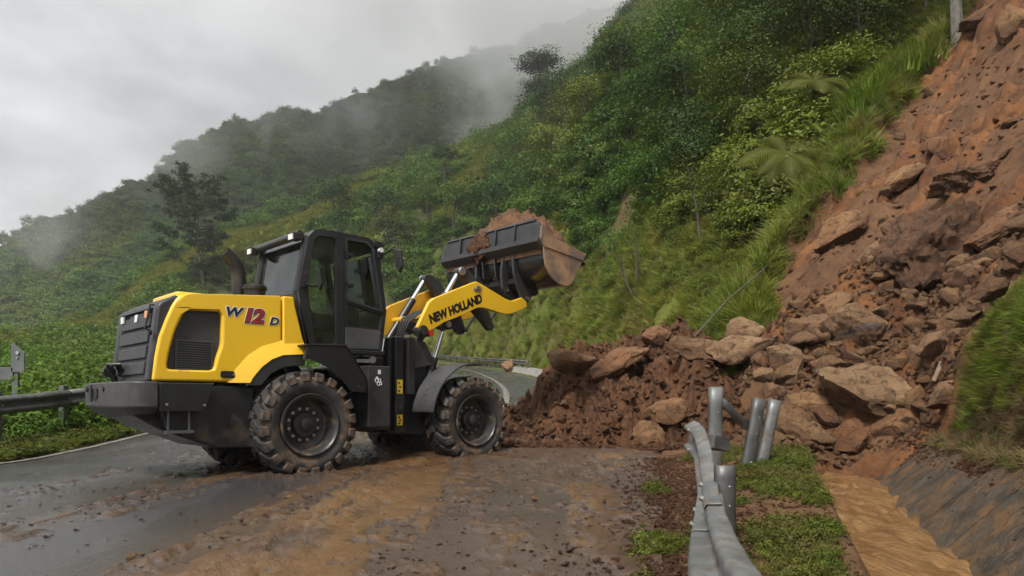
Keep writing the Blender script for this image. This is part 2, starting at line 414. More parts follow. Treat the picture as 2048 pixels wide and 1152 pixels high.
# ---- far mountain behind the spur: its ridge climbs from the left into the cloud
RIDGE_A = np.array([-1.6, -1.1, -.731, -.589, -.446, -.274, -.089, .09, .25, .6])
RIDGE_B = np.array([.06, .13, .229, .296, .371, .421, .49, .555, .62, .75])
def mtn(a, s):
    """s: 0 at the foot, 1 at the ridge, beyond 1 the back slope"""
    R = 330 + 40 * np.sin(a * 3); y = 175 + (R - 175) * s
    zr_ = np.interp(a, RIDGE_A, RIDGE_B) * R
    prof = np.where(s <= 1, np.clip(s, 0, 1) ** 1.15, 1 - (s - 1) * 1.2)
    z = -6 + (zr_ + 6) * prof
    return a * y, y, z
_ma = np.linspace(-1.6, .6, 260); _ms = np.linspace(0, 1.35, 120)
MS, MA = np.meshgrid(_ms, _ma, indexing='ij')
MX, MY, MZ = mtn(MA, MS)
gul = (fbm(MX * .018 + MZ * .01, MY * .006, 4, 41) - .5)
MZ = MZ + gul * 34 * np.sin(np.clip(MS, 0, 1) * math.pi * .9) + (fbm(MX * .06, MY * .06, 4, 42) - .5) * 9
m, t, b, out = new_mat("forest_floor")
t.links.new(mixc(t, ramp(t, noise_node(t, .12, 6, .6), .4, .62), (.020, .040, .012), (.060, .085, .018)), b.inputs['Base Color'])
b.inputs['Roughness'].default_value = .9; b.inputs['Specular IOR Level'].default_value = .15
mountain = grid_obj("mountain", MX, MY, MZ, m, 'structure')
def mtn_z(i, j): return MX[i, j], MY[i, j], MZ[i, j]

# ================================================================ ROAD
_rows = np.concatenate([np.arange(1.0, 13.5, .055), np.exp(np.linspace(math.log(13.5), math.log(RS[-1] - 3), 120))[1:]])
_yrow = _rows                                            # arc length measured from y = 0 (3 m into the polyline)
def road_pt(s, q):
    """s: arc length past the camera, q: 0 right edge .. 1 left edge"""
    s = np.asarray(s) + 3.02
    x = np.interp(s, RS, RD[:, 0]); y = np.interp(s, RS, RD[:, 1]); z = np.interp(s, RS, RD[:, 2]); wd = np.interp(s, RS, RD[:, 3])
    tx = np.gradient(np.interp(np.stack([s - .4, s, s + .4]), RS, RD[:, 0]), axis=0)[1]; ty = np.gradient(np.interp(np.stack([s - .4, s, s + .4]), RS, RD[:, 1]), axis=0)[1]
    L = np.hypot(tx, ty); tx, ty = tx / L, ty / L
    return x - ty * wd * q, y + tx * wd * q, z, tx, ty
_q = np.linspace(0, 1, 181)
SR, QR = np.meshgrid(_rows, _q, indexing='ij')
RX, RY, RZ, _, _ = road_pt(SR, QR)
def band(x, c, wdt, soft): return 1 - ss(wdt - soft, wdt + soft, np.abs(x - c))
def mud_amount(x, y):
    n1 = fbm(x * 1.3, y * .22, 5, 51, .6); n2 = fbm(x * 6.5, y * .6, 4, 52, .6); n3 = fbm(x * 17, y * 3.6, 3, 53, .6)
    n4 = fbm(x * 34, y * 22, 2, 59, .6); rag = (n1 - .5) * .6 + (n2 - .5) * .7 + (n3 - .5) * .75 + (n4 - .5) * .45
    m = np.zeros_like(x)
    wob = .12 * np.sin(y * .7) + (n1 - .5) * .25
    m = np.maximum(m, .95 * band(x + wob, -1.28, .56, .22))            # tyre-carried clay, middle of the road
    m = np.maximum(m, .72 * band(x + wob, -3.55 + .04 * (y - 5), .36, .25))
    m = np.maximum(m, .55 * band(x + wob, -5.15 + .06 * (y - 7), .45, .35))
    m = np.maximum(m, .62 * band(x, .03 + .21 * (y - 3.7) + .05 * np.sin(y * 2), .2, .12))
    m = np.maximum(m, .88 * ss(-.9, .25, x - (.9 + .225 * (y - 3.7))))   # dirt towards the right edge
    m = np.maximum(m, 1.1 * ss(8.6, 11.2, y - .25 * np.abs(x - .8)) * ss(-4.2, -1.0, x))
    m = np.maximum(m, .6 * ss(6.6, 9.3, y) * band(x, -2.2, 2.2, .8))
    m = np.maximum(m, .36 * (x > -2.2) + .18)
    return np.clip(m * .9 + rag * 1.15 - .12, 0, 1.2) * (1 - ss(16, 24, y))
MUD = mud_amount(RX, RY)
_md = ss(.42, .62, MUD)
RZ = RZ + .004 + _md * (.003 + .050 * np.abs(fbm(RX * 6, RY * 2.2, 3, 54) - .45) + .026 * fbm(RX * 20, RY * 11, 2, 55)) + (fbm(RX * .5, RY * .4, 2, 56) - .5) * .012
# pressed tread bars in the fresh wheel track
_tr = band(RX, .05 + .21 * (RY - 3.7), .2, .05) * _md; RZ = RZ + _tr * .022 * (np.sin(RY * 2 * math.pi / .16) > .1)
_tr = band(RX, -1.45, .22, .05) * _md; RZ = RZ + _tr * .026 * (np.sin((RY + np.abs(RX + 1.45) * .6) * 2 * math.pi / .19) > .1)
m, t, b, out = new_mat("wet_asphalt_with_clay")
asp = mixc(t, ramp(t, noise_node(t, 95, 3, .7), .38, .66), (.028, .030, .033), (.092, .094, .098))
asp = mixc(t, ramp(t, noise_node(t, .9, 5, .6), .35, .65), asp, mixc(t, .5, asp, (.045, .044, .045)))
clay = mixc(t, ramp(t, noise_node(t, 2.6, 6, .65), .35, .65), (.068, .037, .019), (.150, .084, .040))
clay = mixc(t, ramp(t, noise_node(t, 22, 6, .7), .40, .62), clay, (.050, .029, .018))
clay = mixc(t, mth(t, 'MULTIPLY', attrn(t, 'ochre'), .6), clay, (.175, .092, .028))
film = mixc(t, mth(t, 'MULTIPLY', attrn(t, 'film'), .6), asp, (.110, .064, .034))
mk = ramp(t, attrn(t, 'mud'), .42, .60)
speck = ramp(t, noise_node(t, 30, 5, .7), .60, .66)
mk2 = mth(t, 'MAXIMUM', mk, mth(t, 'MULTIPLY', speck, ramp(t, attrn(t, 'film'), .12, .6)))
t.links.new(mixc(t, mk2, film, clay), b.inputs['Base Color'])
wet = ramp(t, noise_node(t, .55, 4, .55, mapping=(1.6, .7, 1)), .38, .62)
ra = mth(t, 'SUBTRACT', mth(t, 'ADD', mth(t, 'MULTIPLY', wet, .20), .20), mth(t, 'MULTIPLY', attrn(t, 'pool'), .19))
rm = mth(t, 'ADD', mth(t, 'MULTIPLY', noise_node(t, 3, 5), .55), .10, True)
t.links.new(mixc(t, mk2, ra, rm), b.inputs['Roughness'])
b.inputs['Specular IOR Level'].default_value = .5
n1 = bump(t, b, noise_node(t, 120, 3, .7), .3, .008)
bump(t, b, mth(t, 'MULTIPLY', noise_node(t, 28, 6, .7), mth(t, 'ADD', mk2, .12)), .7, .03, n1)
_rag = (SR > 12.5) | (QR * 9.5 > .01 + .34 * (fbm(RY * 1.1, RX * .6, 4, 66, .6) - .25))
road = grid_obj("road", RX, RY, RZ, m, 'structure', mask=_rag)
attr(road, 'mud', MUD)
attr(road, 'film', np.clip((.22 + .78 * ss(-5.6, -1.5, RX)) * (.55 + .5 * fbm(RX * .8, RY * .5, 3, 57)) * (1 - ss(14, 22, RY)) - .55 * band(RX, -2.75, .5, .35) * (RY < 8), 0, 1))
attr(road, 'pool', np.clip(ss(.46, .60, fbm(RX * .9, RY * .45, 3, 60)) * (RX < -1.8) + .5 * (RX < -3.8), 0, 1))
attr(road, 'ochre', np.clip(band(RX, -1.25, .6, .3) * (1 - .4 * ss(6, 9, RY)) + .8 * band(RX, .05 + .21 * (RY - 3.7), .25, .15), 0, 1) * ss(.35, .6, fbm(RX * 2, RY * .9, 3, 58)))

# painted lines: the worn edge line on the left and the line curving away behind the soil
def line_strip(name, s0, s1, q0, q1, step, mat):
    s = np.arange(s0, s1, step); V = []; F = []
    for k, sv in enumerate(s):
        for q in (q0, q1):
            x, y, z, _, _ = road_pt(np.array([sv]), q); V.append((x[0], y[0], z[0] + .012 + (.004 if sv < 16 else .02)))
        if k: F.append((2 * k - 2, 2 * k - 1, 2 * k + 1, 2 * k))
    o = mesh_obj(name, V, F, mat, road); return o
m, t, b, out = new_mat("worn_road_paint")
f = ramp(t, noise_node(t, 9, 8, .7), .40, .58)
t.links.new(mixc(t, f, (.25, .235, .205), (.10, .08, .06)), b.inputs['Base Color']); b.inputs['Roughness'].default_value = .5
line_strip("painted_edge_line", 4.0, 60, .972, .985, .5, m)
line_strip("painted_lane_line", 17.5, 110, .30, .322, .8, m)

# ================================================================ SOIL HEAP ACROSS THE ROAD
m, t, b, out = new_mat("slide_soil")
c = mixc(t, ramp(t, noise_node(t, 1.3, 6, .62), .32, .68), (.078, .033, .014), (.165, .074, .032))
c = mixc(t, ramp(t, noise_node(t, 9, 8, .72), .48, .64), c, (.030, .015, .009))
c = mixc(t, ramp(t, noise_node(t, 16, 6, .7, coord='Object'), .62, .70), c, (.27, .15, .08))
t.links.new(c, b.inputs['Base Color']); b.inputs['Roughness'].default_value = .82; b.inputs['Specular IOR Level'].default_value = .3
bump(t, b, noise_node(t, 24, 8, .75), .85, .06)
MSLIDE = m
_x = np.arange(-2.4, 8.2, .033); _y = np.arange(10.4, 17.2, .036)
SX, SY = np.meshgrid(_x, _y, indexing='ij')
_b = np.maximum(mound(SX, SY), 0); SZ = _b.copy()
_am = ss(0.0, .35, _b)
lump = np.abs(fbm(SX * 1.6, SY * 1.6, 4, 61, .55) - .5) * 2
SZ = SZ + _am * ((fbm(SX * .9, SY * .9, 3, 62) - .5) * .7 + (lump - .3) * .62 + np.maximum(fbm(SX * 5, SY * 5, 4, 63, .6) - .48, 0) * .75 - np.maximum(fbm(SX * 2.7, SY * 2.7, 3, 64) - .56, 0) * 2.2)
SZ = SZ + ss(0, .05, _b) * (fbm(SX * 11, SY * 11, 3, 65, .6) - .45) * .12
_g = ground_z(SX, SY); _sd, _zr, _ = road_coords(SX, SY)
SZ = np.where(_b > .004, np.maximum(SZ + _zr * .0 + .012, _zr + .008), -1)
SZ = np.where((_sd > 1.0), np.maximum(SZ, _g - .06), SZ)
keep = (SZ > -.5) & (SX < 7.6)
keep &= (_b > .004)
soil_heap = grid_obj("landslide_soil", SX, SY, SZ, MSLIDE, 'structure', mask=keep)
def slide_z(x, y):
    i = np.clip(np.round((np.asarray(x) + 2.4) / .033).astype(int), 0, len(_x) - 1); j = np.clip(np.round((np.asarray(y) - 10.4) / .036).astype(int), 0, len(_y) - 1)
    z = SZ[i, j]
    inside = (np.asarray(x) > -2.4) & (np.asarray(x) < 7.6) & (np.asarray(y) > 10.4) & (np.asarray(y) < 17.1)
    return np.where(inside & (z > -.5), z, -9)
def surf_z(x, y):
    x = np.asarray(x, float); y = np.asarray(y, float)
    sd, zr, wd = road_coords(x, y)
    return np.maximum(np.maximum(ground_z(x, y), slide_z(x, y)), np.where((sd < 0) & (-sd < wd), zr + .01, -9))

# ================================================================ BARE SCAR OF THE SLIDE
m, t, b, out = new_mat("scar_soil")
c = mixc(t, ramp(t, noise_node(t, .8, 6, .62, mapping=(.5, 1.6, .5)), .34, .66), (.105, .041, .015), (.245, .102, .033))
c = mixc(t, ramp(t, noise_node(t, 3.2, 8, .7), .48, .64), c, (.075, .032, .018))
c = mixc(t, mth(t, 'MULTIPLY', ramp(t, noise_node(t, 1.7, 7, .66), .56, .68), .8), c, (.300, .142, .050))
c = mixc(t, mth(t, 'MULTIPLY', ramp(t, noise_node(t, 19, 6, .7), .60, .68), .6), c, (.055, .026, .016))
t.links.new(c, b.inputs['Base Color']); b.inputs['Roughness'].default_value = .75; b.inputs['Specular IOR Level'].default_value = .35
bump(t, b, noise_node(t, 18, 8, .74), .9, .08)
_cx = np.arange(3.4, 18.5, .058); _cy2 = np.arange(8.3, 27.0, .075)
CX, CY = np.meshgrid(_cx, _cy2, indexing='ij')
_cm = scar_mask(CX, CY); _cz = ground_z(CX, CY)
_wp = CY + .8 * fbm(CX * .5, CY * .5, 3, 101)
gully = np.abs(fbm(_wp * .95, CX * .22, 4, 102, .55) - .5) * 2
chunk = np.abs(fbm(CX * .9, CY * .9, 4, 103, .55) - .5) * 2
ter = _cz * 1.1 + (fbm(CX * .6, CY * .6, 3, 104) - .5) * 2.2; ter = (np.floor(ter) + ss(.55, .95, ter - np.floor(ter)) - ter)
_in = ss(-.15, .5, _cm)
CZ = _cz + .015 + _in * ((gully - .22) * .85 + (chunk - .25) * .75 + ter * .42 + (fbm(CX * 3.4, CY * 2.6, 4, 105, .6) - .5) * .48 + np.maximum(fbm(CX * 8, CY * 6.5, 3, 106, .6) - .5, 0) * .26)
CZ = np.where(_cm < -.1, _cz - .06, CZ)
scar_sheet = grid_obj("slide_scar", CX, CY, CZ, m, 'structure', mask=(_cm > -.35))
_sz0 = surf_z
def surf_z(x, y):
    i = np.clip(np.round((np.asarray(x, float) - 3.4) / .058).astype(int), 0, len(_cx) - 1); j = np.clip(np.round((np.asarray(y, float) - 8.3) / .075).astype(int), 0, len(_cy2) - 1)
    return np.maximum(_sz0(x, y), np.where(_cm[i, j] > -.3, CZ[i, j], -9))

# ================================================================ DITCH: running water and concrete lining
m, t, b, out = new_mat("muddy_water")
t.links.new(mixc(t, ramp(t, noise_node(t, 2.2, 5, .6, mapping=(3.2, .7, 1), dist=1.0), .36, .64), (.135, .070, .026), (.245, .140, .060)), b.inputs['Base Color'])
b.inputs['Roughness'].default_value = .05; b.inputs['IOR'].default_value = 1.45
bump(t, b, noise_node(t, 6, 3, .5, mapping=(1.6, .55, 1), dist=1.3), .6, .05)
_wy = np.arange(1.0, 10.9, .045); _we = np.linspace(-.34, .46, 44)
WY, WE = np.meshgrid(_wy, _we, indexing='ij')
WX = np.interp(WY, DITCH[:, 1], DITCH[:, 0]) + WE * 1.066
u = WE; vv = WY
rip = (fbm(u * 3 + .5 * np.sin(vv * 2), vv * 1.3, 2, 71, .45) - .5) * .06 + .012 * np.sin(vv * 9 + 5 * fbm(u * 3, vv * 1.5, 2, 72)) * fbm(vv * .8, u * 2, 2, 73) + (fbm(u * 11 + 2 * fbm(u * 2, vv, 2, 75), vv * 3.6, 2, 74) - .5) * .026
WZ = -.165 + .012 * (WY - 4) + rip + .020 * np.sin(vv * 11 - 3.5 * np.abs(u) * 4 + 3 * fbm(vv * .7, u * 2, 2, 76)) * ss(.35, .7, fbm(vv * 1.1, u * 3, 2, 77))
water = grid_obj("ditch_water", WX, WY, WZ, m, 'structure')
MCONC = simple("wet_dark_concrete", (.040, .034, .028), (.085, .070, .055), 4, .55, .9, 16, dirt=(.13, .078, .042), dirt_amt=.45, dirt_scale=3.5, bdist=.03, spec=.08, low=(.40, -1.0, .30))
lining = empty("ditch_lining"); lining['kind'] = 'structure'
_yy = 1.4; k = 0
while _yy < 10.2:
    L = .92; y0, y1 = _yy + .022, _yy + L - .022
    rnd = random.Random(100 + k)
    V = []; F = []
    nu, nv = 8, 7
    tilt = rnd.uniform(-.012, .014)
    for lay in (0, 1):
        for i in range(nv):
            yy = y0 + (y1 - y0) * i / (nv - 1)
            cx = float(np.interp(yy, DITCH[:, 1], DITCH[:, 0]))
            for j in range(nu):
                e = .16 + (.72 + .12 * math.sin(k * 2.1)) * j / (nu - 1)
                zz = -.40 + (e - .14) * .95 + (.055 if lay == 0 else -.06) + tilt
                jit = (mnoise.noise((e * 5, yy * 5, k)) * .022) if lay == 0 else 0
                edge = -.004 if lay == 0 and (i in (0, nv - 1) or j in (0, nu - 1)) else 0
                V.append((cx + e * 1.066 - .03 * lay, yy - e * .12, zz + jit + edge))
    n0 = nu * nv
    for i in range(nv - 1):
        for j in range(nu - 1):
            a = i * nu + j; F.append((a, a + 1, a + nu + 1, a + nu))
    rim = [j for j in range(nu)] + [i * nu + nu - 1 for i in range(1, nv)] + [(nv - 1) * nu + j for j in range(nu - 2, -1, -1)] + [i * nu for i in range(nv - 2, 0, -1)]
    for a, bb in zip(rim, rim[1:] + rim[:1]): F.append((a, a + n0, bb + n0, bb))
    mesh_obj("concrete_slab", V, F, MCONC, lining)
    _yy += L; k += 1

# concrete channel edge at the foot of the embankment behind the soil heap
chan = empty("roadside_channel"); chan['kind'] = 'structure'
MCL = simple("pale_concrete", (.22, .21, .19), (.33, .31, .28), 2, .7, .5, 20, dirt=(.12, .09, .05), dirt_amt=.6)
for k in range(14):
    s0 = 31 + k * 1.6; mb = MB(); V = []
    for sv in (s0 + .03, s0 + 1.57):
        x, y, z, tx, ty = [float(np.ravel(q)[0]) for q in road_pt(np.array([sv]), 0.0)]
        for (o, h) in ((.35, .02), (.5, .45), (.75, .5), (.75, -.1), (.35, -.1)): V.append((x + ty * o, y - tx * o, z + h))
    mb.add(V, [(0, 1, 6, 5), (1, 2, 7, 6), (2, 3, 8, 7), (4, 3, 2, 1, 0), (5, 6, 7, 8, 9)]); mb.build("concrete_block", MCL, chan)

# ================================================================ BOULDERS
m, t, b, out = new_mat("slide_rock")
oi = _n(t, "ShaderNodeObjectInfo")
r1 = oi.outputs['Random']
c = mixc(t, ramp(t, noise_node(t, 1.6, 6, .62), .34, .66), (.250, .128, .056), (.440, .258, .118))
c = mixc(t, ramp(t, r1, .35, .75), c, mixc(t, ramp(t, noise_node(t, 2.3, 6, .6), .35, .65), (.240, .106, .048), (.385, .190, .086)))
c = mixc(t, mth(t, 'MULTIPLY', attrn(t, 'dull'), .5), c, mixc(t, ramp(t, noise_node(t, 3, 6, .6), .35, .65), (.190, .118, .068), (.310, .205, .128)))
c = mixc(t, mth(t, 'MULTIPLY', attrn(t, 'pale'), .85), c, mixc(t, ramp(t, noise_node(t, 2.5, 6, .6), .35, .65), (.290, .178, .094), (.460, .305, .170)))
c = mixc(t, ramp(t, noise_node(t, 6.5, 9, .72), .52, .66), c, (.085, .045, .027))
c = mixc(t, mth(t, 'MULTIPLY', ramp(t, noise_node(t, 24, 6, .7), .60, .70), .6), c, (.42, .30, .20))
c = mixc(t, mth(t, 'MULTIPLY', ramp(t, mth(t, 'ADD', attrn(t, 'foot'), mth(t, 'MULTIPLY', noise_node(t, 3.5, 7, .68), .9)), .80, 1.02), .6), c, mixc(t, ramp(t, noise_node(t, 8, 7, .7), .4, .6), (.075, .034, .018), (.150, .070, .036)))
c = mixc(t, mth(t, 'MULTIPLY', attrn(t, 'streak'), .75), c, (.105, .085, .095))
c = mixc(t, attrn(t, 'crust'), c, mixc(t, ramp(t, noise_node(t, 5, 8, .7), .42, .60), (.075, .038, .021), (.190, .092, .046)))
t.links.new(c, b.inputs['Base Color'])
t.links.new(mth(t, 'ADD', mth(t, 'MULTIPLY', noise_node(t, 5, 4), .4), .45), b.inputs['Roughness'])
b.inputs['Specular IOR Level'].default_value = .35
vo = _n(t, "ShaderNodeTexVoronoi", feature='DISTANCE_TO_EDGE'); vo.inputs['Scale'].default_value = 2.1; tcv = _n(t, "ShaderNodeTexCoord"); mpv = _n(t, "ShaderNodeMapping"); mpv.inputs['Scale'].default_value = (1.0, 1.0, 2.2); mpv.inputs['Rotation'].default_value = (.3, .5, .2)
nvv = _n(t, "ShaderNodeTexNoise"); nvv.inputs['Scale'].default_value = 3.0; t.links.new(tcv.outputs['Object'], nvv.inputs['Vector']); t.links.new(mixc(t, .12, tcv.outputs['Object'], nvv.outputs['Color']), mpv.inputs[0]); t.links.new(mpv.outputs[0], vo.inputs['Vector'])
crk = ramp(t, vo.outputs['Distance'], .0, .035)
t.links.new(mixc(t, mth(t, 'MULTIPLY', mth(t, 'SUBTRACT', 1.0, crk), .4), c, (.080, .044, .026)), b.inputs['Base Color'])
n0 = bump(t, b, crk, .6, .05)
n1 = bump(t, b, noise_node(t, 8, 10, .78), 1.0, .15, n0)
bump(t, b, noise_node(t, 60, 5, .7), .4, .012, n1)
MROCK = m
def rock_mesh(name, sx, sy, sz, seed, sub=4, cuts=13, rough=.05, dull=0, pale=0, streak=0, crust=0):
    rn = random.Random(seed); bm = bmesh.new(); bmesh.ops.create_icosphere(bm, subdivisions=sub, radius=1)
    P = np.array([v.co[:] for v in bm.verts])
    for k in range(cuts):
        n = np.array([rn.gauss(0, 1), rn.gauss(0, 1), rn.gauss(0, 1)]); n /= np.linalg.norm(n)
        d = rn.uniform(.46, .82); q = P @ n - d
        P = P - np.where(q > 0, q, 0)[:, None] * n[None] * .97
    P = P / np.abs(P).max(0)
    o3 = Vector((seed * 3.1 % 91, seed * 1.7 % 83, seed * .9 % 77))
    for i, v in enumerate(bm.verts):
        q = Vector(P[i]); d = rough * 1.5 * mnoise.fractal(q * 1.9 + o3, .9, 2.1, 6) + rough * .8 * abs(mnoise.noise(q * 6 + o3)) + rough * .35 * mnoise.noise(q * 15 + o3)
        q = q * (1 + d); v.co = Vector((q.x * sx, q.y * sy, q.z * sz))
    me = bpy.data.meshes.new(name); bm.to_mesh(me); bm.free(); me.materials.append(MROCK)
    me.polygons.foreach_set('use_smooth', [True] * len(me.polygons))
    try: me.set_sharp_from_angle(angle=rad(26))
    except Exception: pass
    co = np.empty(len(me.vertices) * 3); me.vertices.foreach_get('co', co); co = co.reshape(-1, 3)
    def at(nm, val):
        a = me.attributes.new(nm, 'FLOAT', 'POINT'); a.data.foreach_set('value', np.broadcast_to(np.asarray(val, np.float32), (len(co),)).astype(np.float32).copy())
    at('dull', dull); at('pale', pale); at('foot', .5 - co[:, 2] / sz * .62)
    if streak: at('streak', ss(.16, .04, np.abs(co[:, 2] / sz - .15 - .45 * co[:, 0] / sx + .15 * np.sin(co[:, 0] / sx * 5))) * (fbm(co[:, 0] * 9, co[:, 2] * 9, 3, 3) > .42))
    else: at('streak', 0.0)
    at('crust', crust if crust else 0.0)
    return me
# x, y, z (centre), half width, half height, roll in degrees, label
BOULDERS = [
    (5.99, 11.87, 2.09, 0.50, 0.45, 0, "large rounded red boulder with a purple grey streak across its face"),
    (5.60, 10.76, 1.04, 0.75, 0.48, 8, "largest pale tan boulder with dark undercut front at the foot of the slide"),
    (4.26, 12.92, 1.86, 0.42, 0.49, -20, "tall ochre boulder with a dark hollow on its left side"),
    (4.78, 13.92, 2.21, 0.43, 0.42, 15, "angular brown boulder tucked behind the tall ochre boulder"),
    (5.43, 12.69, 2.17, 0.44, 0.31, 0, "grey brown boulder left of the purple streaked boulder"),
    (6.19, 13.10, 2.72, 0.43, 0.44, -40, "tilted angular block rising behind the purple streaked boulder"),
    (3.50, 13.20, 1.90, 0.52, 0.27, 5, "flat topped grey boulder on the crest of the soil heap"),
    (2.97, 14.28, 2.24, 0.28, 0.19, 0, "small knobbly boulder perched on top of the soil heap"),
    (2.18, 13.98, 1.78, 0.62, 0.36, -25, "long slanting slab half buried in the top of the soil heap"),
    (1.23, 14.14, 1.68, 0.44, 0.33, 0, "brown boulder at the far left end of the soil heap"),
    (2.65, 11.97, 0.74, 0.31, 0.24, 0, "upper of two loose boulders on the front of the soil heap"),
    (2.37, 11.72, 0.33, 0.31, 0.22, 0, "lower of two loose boulders at the toe of the soil heap"),
    (4.40, 11.76, 1.08, 0.21, 0.22, 0, "oval grey boulder behind the leaning guardrail posts"),
    (4.60, 11.04, 0.81, 0.28, 0.24, 0, "reddish rounded boulder just left of the largest pale boulder"),
    (4.89, 10.78, 0.66, 0.18, 0.18, 0, "small dark boulder wedged under the largest pale boulder"),
    (4.40, 10.69, 0.46, 0.42, 0.34, 35, "long diagonal reddish block above the end of the ditch"),
    (5.21, 10.53, 0.37, 0.35, 0.24, 0, "low flat boulder in the mud above the ditch water"),
    (5.72, 10.37, 0.51, 0.34, 0.25, -10, "reddish boulder beside the top of the concrete ditch wall"),
    (5.78, 10.57, 0.72, 0.19, 0.22, 0, "narrow upright boulder right of the largest pale boulder"),
    (6.04, 10.38, 0.90, 0.17, 0.23, 0, "pinkish boulder between the largest pale boulder and the grass bank"),
    (5.56, 8.87, 0.99, 0.30, 0.23, -20, "tan pointed boulder resting against the grass bank"),
    (7.71, 12.77, 3.70, 0.74, 0.73, 0, "huge dark soil crusted block stuck in the bare slope"),
    (7.64, 16.21, 4.89, 0.51, 0.57, -45, "smooth tilted slab at the grassy edge of the bare slope"),
    (7.47, 14.19, 3.97, 0.31, 0.50, -40, "pale slab leaning on the left side of the huge dark block"),
    (7.35, 13.91, 3.68, 0.28, 0.25, -20, "small pale block under the left corner of the huge dark block"),
    (9.31, 16.68, 6.19, 0.32, 0.48, -40, "flat stone embedded in the bare slope above the huge dark block"),
    (10.32, 16.68, 6.91, 0.30, 0.29, -10, "lone reddish boulder on the upper bare slope"),
    (9.46, 14.53, 5.55, 0.57, 0.35, -10, "dark crusted lump of earth on the upper bare slope"),
    (7.31, 11.21, 2.87, 0.30, 0.24, -10, "rounded grey boulder below the long ledge on the right"),
    (5.17, 7.44, 2.13, 0.16, 0.16, -20, "dark brown boulder at the top of the near grass bank"),
    (8.31, 11.94, 3.81, 0.53, 0.37, -30, "long slanting rock ledge at the right edge of the slide"),
    (7.85, 12.06, 3.29, 0.26, 0.23, -25, "brown rock between the huge dark block and the rounded grey boulder"),
    (12.96, 17.95, 10.60, 0.45, 0.47, 0, "red rock at the top right corner of the slope"),
    (13.84, 20.56, 12.20, 0.54, 0.35, -20, "dark rock beside the tree trunk at the top of the slope"),
    (4.67, 12.05, 1.69, 0.29, 0.24, 0, "brown boulder between the ochre boulder and the grey brown boulder"),
    (4.77, 11.84, 1.33, 0.30, 0.25, 0, "rough reddish boulder right of the oval grey boulder"),
    (4.10, 10.51, 0.24, 0.17, 0.14, 0, "small boulder at the foot of the long diagonal reddish block"),
    (6.43, 10.42, 1.78, 0.28, 0.28, -35, "tan slab beside the stick at the edge of the grass bank"),
    (5.11, 11.61, 1.46, 0.17, 0.12, 0, "small brown rock above the largest pale boulder"),
    (5.23, 10.37, 0.07, 0.22, 0.07, 0, "thin flat rock at the water's end of the ditch"),
    (4.44, 10.51, 0.09, 0.19, 0.11, 0, "small flat rock left of the low flat boulder"),
    (4.28, 12.01, 1.35, 0.19, 0.13, 0, "small brown boulder under the tall ochre boulder"),
    (6.15, 11.08, 1.55, 0.17, 0.16, 0, "small red boulder right of the purple streaked boulder"),
    (6.35, 10.93, 1.60, 0.18, 0.18, 0, "small tan boulder left of the tan slab"),
    (4.98, 6.90, 2.40, 0.12, 0.15, -10, "grey boulder at the right edge above the grass bank"),
    (-0.22, 52.03, 3.35, 0.48, 0.54, 0, "lone reddish boulder on the far road beside the guardrail"),
]
for k, (x, y, z, hw, hh, roll, lab) in enumerate(BOULDERS):
    dull = .9 if ('grey' in lab or 'oval' in lab) else (.35 if k % 3 == 0 else 0)
    pale = .9 if ('pale' in lab or 'ochre' in lab) and 'left of the largest' not in lab and 'right of the largest' not in lab and 'under the largest' not in lab else (.6 if ' tan ' in lab or lab.startswith('tan') else 0)
    if lab.startswith('small pale') or lab.startswith('pale slab'): pale = .7
    crust = .9 if 'dark soil' in lab or 'crusted' in lab else (.5 if lab.startswith('dark') or 'small dark' in lab else 0)
    if 'between the largest' in lab or 'above the largest' in lab: pale = 0
    big = hw > .4
    ca, sa = abs(math.cos(rad(roll))), abs(math.sin(rad(roll)))
    a_, b_ = hw, hh
    if abs(roll) > 15:                                    # elongated, lying aslant
        a_ = max(hw, hh) * 1.12; b_ = min(hw, hh) * .66
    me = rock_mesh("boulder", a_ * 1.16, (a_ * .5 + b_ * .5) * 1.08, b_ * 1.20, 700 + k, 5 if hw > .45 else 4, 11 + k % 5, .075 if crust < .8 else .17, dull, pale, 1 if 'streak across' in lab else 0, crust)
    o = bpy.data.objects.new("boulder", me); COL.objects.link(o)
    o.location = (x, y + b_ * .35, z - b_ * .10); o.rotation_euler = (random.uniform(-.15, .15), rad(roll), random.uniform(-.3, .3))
    tag(o, lab, "boulder", "boulders brought down by the landslide")

# smaller rocks: shared meshes, one object each
SMALL = [rock_mesh("rock", 1, random.uniform(.7, 1), random.uniform(.55, .85), 900 + k, 3, 10, .09, [0, .8, 0, .3, 0, .6, 0, 0][k], [0, 0, .6, 0, .3, 0, 0, .5][k]) for k in range(8)]
_rk = random.Random(5)
_STOP = set('with at on in left right rising tucked perched half behind just wedged above beside between resting stuck leaning under embedded below lying'.split())
def short(lab):
    w_ = []
    for q in lab.split():
        if q in _STOP and len(w_) > 1: break
        w_.append(q)
    return ' '.join(w_)
TONE = ['reddish', 'grey brown', 'pale tan', 'brown', 'light brown', 'dull brown', 'rusty', 'tan']
def near_label(x, y, z, r, tone, extra):
    u, v = x / y, z / y
    for best in sorted(BOULDERS[:-1], key=lambda q: (q[0] / q[1] - u) ** 2 + (q[2] / q[1] - v) ** 2)[:9]:
        lab = _one_label(best, u, v, r, tone, extra)
        if lab not in USED: break
    USED.add(lab); return lab
USED = set()
def _one_label(best, u, v, r, tone, extra):
    du, dv = u - best[0] / best[1], v - best[2] / best[1]
    rel = ('just right of' if du > 0 else 'just left of') if abs(du) > abs(dv) else ('just above' if dv > 0 else 'just below')
    size = 'fist sized' if r < .07 else ('small' if r < .11 else ('medium' if r < .15 else 'chunky'))
    q = '%s %s rock%s %s the %s' % (size, tone, extra, rel, short(best[6]))
    return q if len(q.split()) <= 15 else '%s %s rock%s near the %s' % (size, tone, '', ' '.join(short(best[6]).split()[-6:]))
